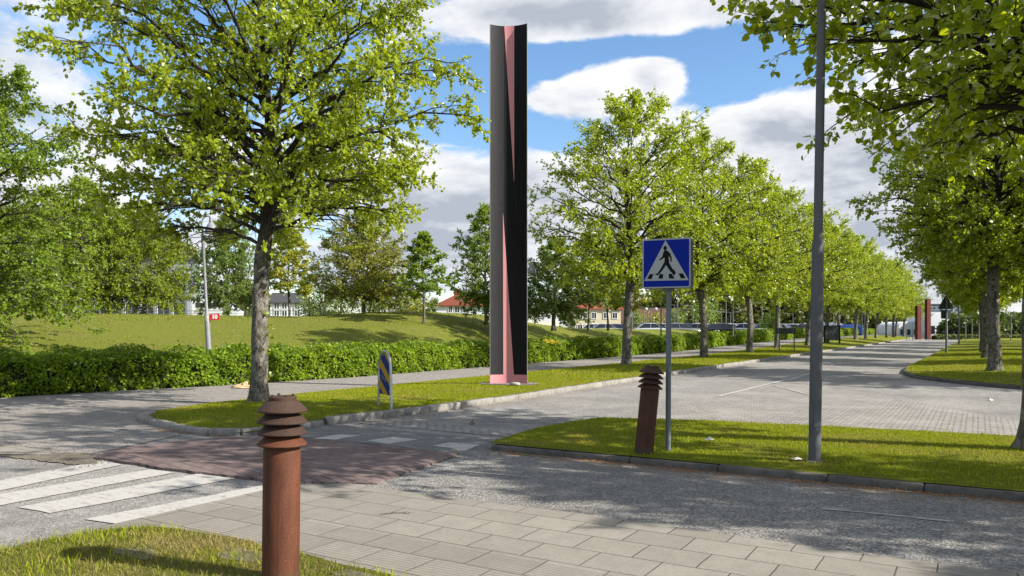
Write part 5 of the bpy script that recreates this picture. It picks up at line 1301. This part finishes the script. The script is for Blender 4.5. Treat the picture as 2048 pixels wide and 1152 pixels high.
dens = t.math('ADD', .26, t.math('ADD', t.math('MULTIPLY', t.math('SUBTRACT', n1, .5), 2.1), t.math('MULTIPLY', t.math('SUBTRACT', n5, .5), 1.5)))
for bl in [(1240, 250, 330, 120, -.6), (1110, 120, 110, 50, -.7), (905, 150, 75, 130, -.65), (1460, 140, 100, 80, -.75), (1270, 92, 220, 22, -.5), (420, 95, 260, 110, -.7), (1110, 260, 60, 40, -.35), (1510, 330, 60, 50, -.4), (890, 570, 60, 36, -.4), (640, 20, 130, 60, -.3),
           (1130, 195, 80, 42, .95), (1235, 172, 95, 50, 1.15), (1325, 158, 62, 46, 1.0), (1290, 20, 400, 50, .8), (1090, 40, 150, 55, .6), (1130, 390, 160, 85, 1.0), (1700, 330, 280, 150, .7), (100, 200, 140, 300, .3), (890, 400, 140, 150, .6), (1475, 255, 85, 48, 1.0), (1560, 260, 70, 50, .6)]:
    dens = t.math('ADD', dens, blob(*bl))
mask = t.ramp(dens, [(.0, 0.0), (.12, .22), (.34, .85), (.55, 1.0)])
lit = t.math('ADD', t.math('ADD', t.math('MULTIPLY', t.math('SUBTRACT', n5, .5), .55), t.math('MULTIPLY', t.math('SUBTRACT', n1, n2), 3.2)), t.math('SUBTRACT', .80, t.math('MULTIPLY', t.math('SUBTRACT', n3, .42), 1.9)))
thick = t.math('MULTIPLY', t.math('MAXIMUM', t.math('SUBTRACT', dens, .35), 0.0), .55)
lit = t.math('SUBTRACT', lit, thick)
shade = blob(1300, 30, 420, 75, .18)
for bl in [(80, 190, 120, 110, .4), (950, 40, 160, 60, .3), (1760, 430, 200, 90, .25), (880, 430, 110, 60, .3), (700, 600, 250, 60, .2), (1225, 235, 150, 30, .2)]:
    shade = t.math('ADD', shade, blob(*bl))
for bl in [(860, 310, 110, 80, .35), (130, 60, 130, 60, .3), (1120, 330, 90, 40, .3), (1230, 160, 120, 40, .3), (160, 370, 90, 60, .3), (1720, 220, 160, 50, .2)]:
    shade = t.math('SUBTRACT', shade, blob(*bl))
lit = t.math('SUBTRACT', lit, shade)
ccol = t.n('ValToRGB'); t.l(lit, ccol.inputs[0])
e = ccol.color_ramp.elements; e.new(.5)
for k, (p, c) in zip(e, [(.0, (.46, .50, .58)), (.42, (.74, .765, .82)), (.9, (1, 1, 1))]): k.position = p; k.color = (*c, 1)
bg2 = t.n('Background'); bg2.inputs[1].default_value = .5; t.l(ccol.outputs[0], bg2.inputs[0])
mx = t.n('MixShader'); t.l(mask, mx.inputs[0]); t.l(bg1.outputs[0], mx.inputs[1]); t.l(bg2.outputs[0], mx.inputs[2]); t.l(mx.outputs[0], t.out.inputs[0])

# ------------------------------------------------------------------ camera
cd = bpy.data.cameras.new('camera'); co = bpy.data.objects.new('camera', cd); link(co)
cd.sensor_width = 36; cd.lens = 36 * FP / 2048; cd.shift_y = (HY - 576) / 2048; cd.clip_start = .05; cd.clip_end = 3000
co.location = (0, 0, EYE); co.rotation_euler = (math.pi / 2, 0, TH)
S.camera = co
S.view_settings.view_transform = 'Standard'; S.view_settings.look = 'None'; S.view_settings.exposure = 1.1; S.view_settings.gamma = 1
S.cycles.max_bounces = 6; S.cycles.transparent_max_bounces = 4; S.cycles.diffuse_bounces = 3; S.cycles.transmission_bounces = 3
S.cycles.use_denoising = True
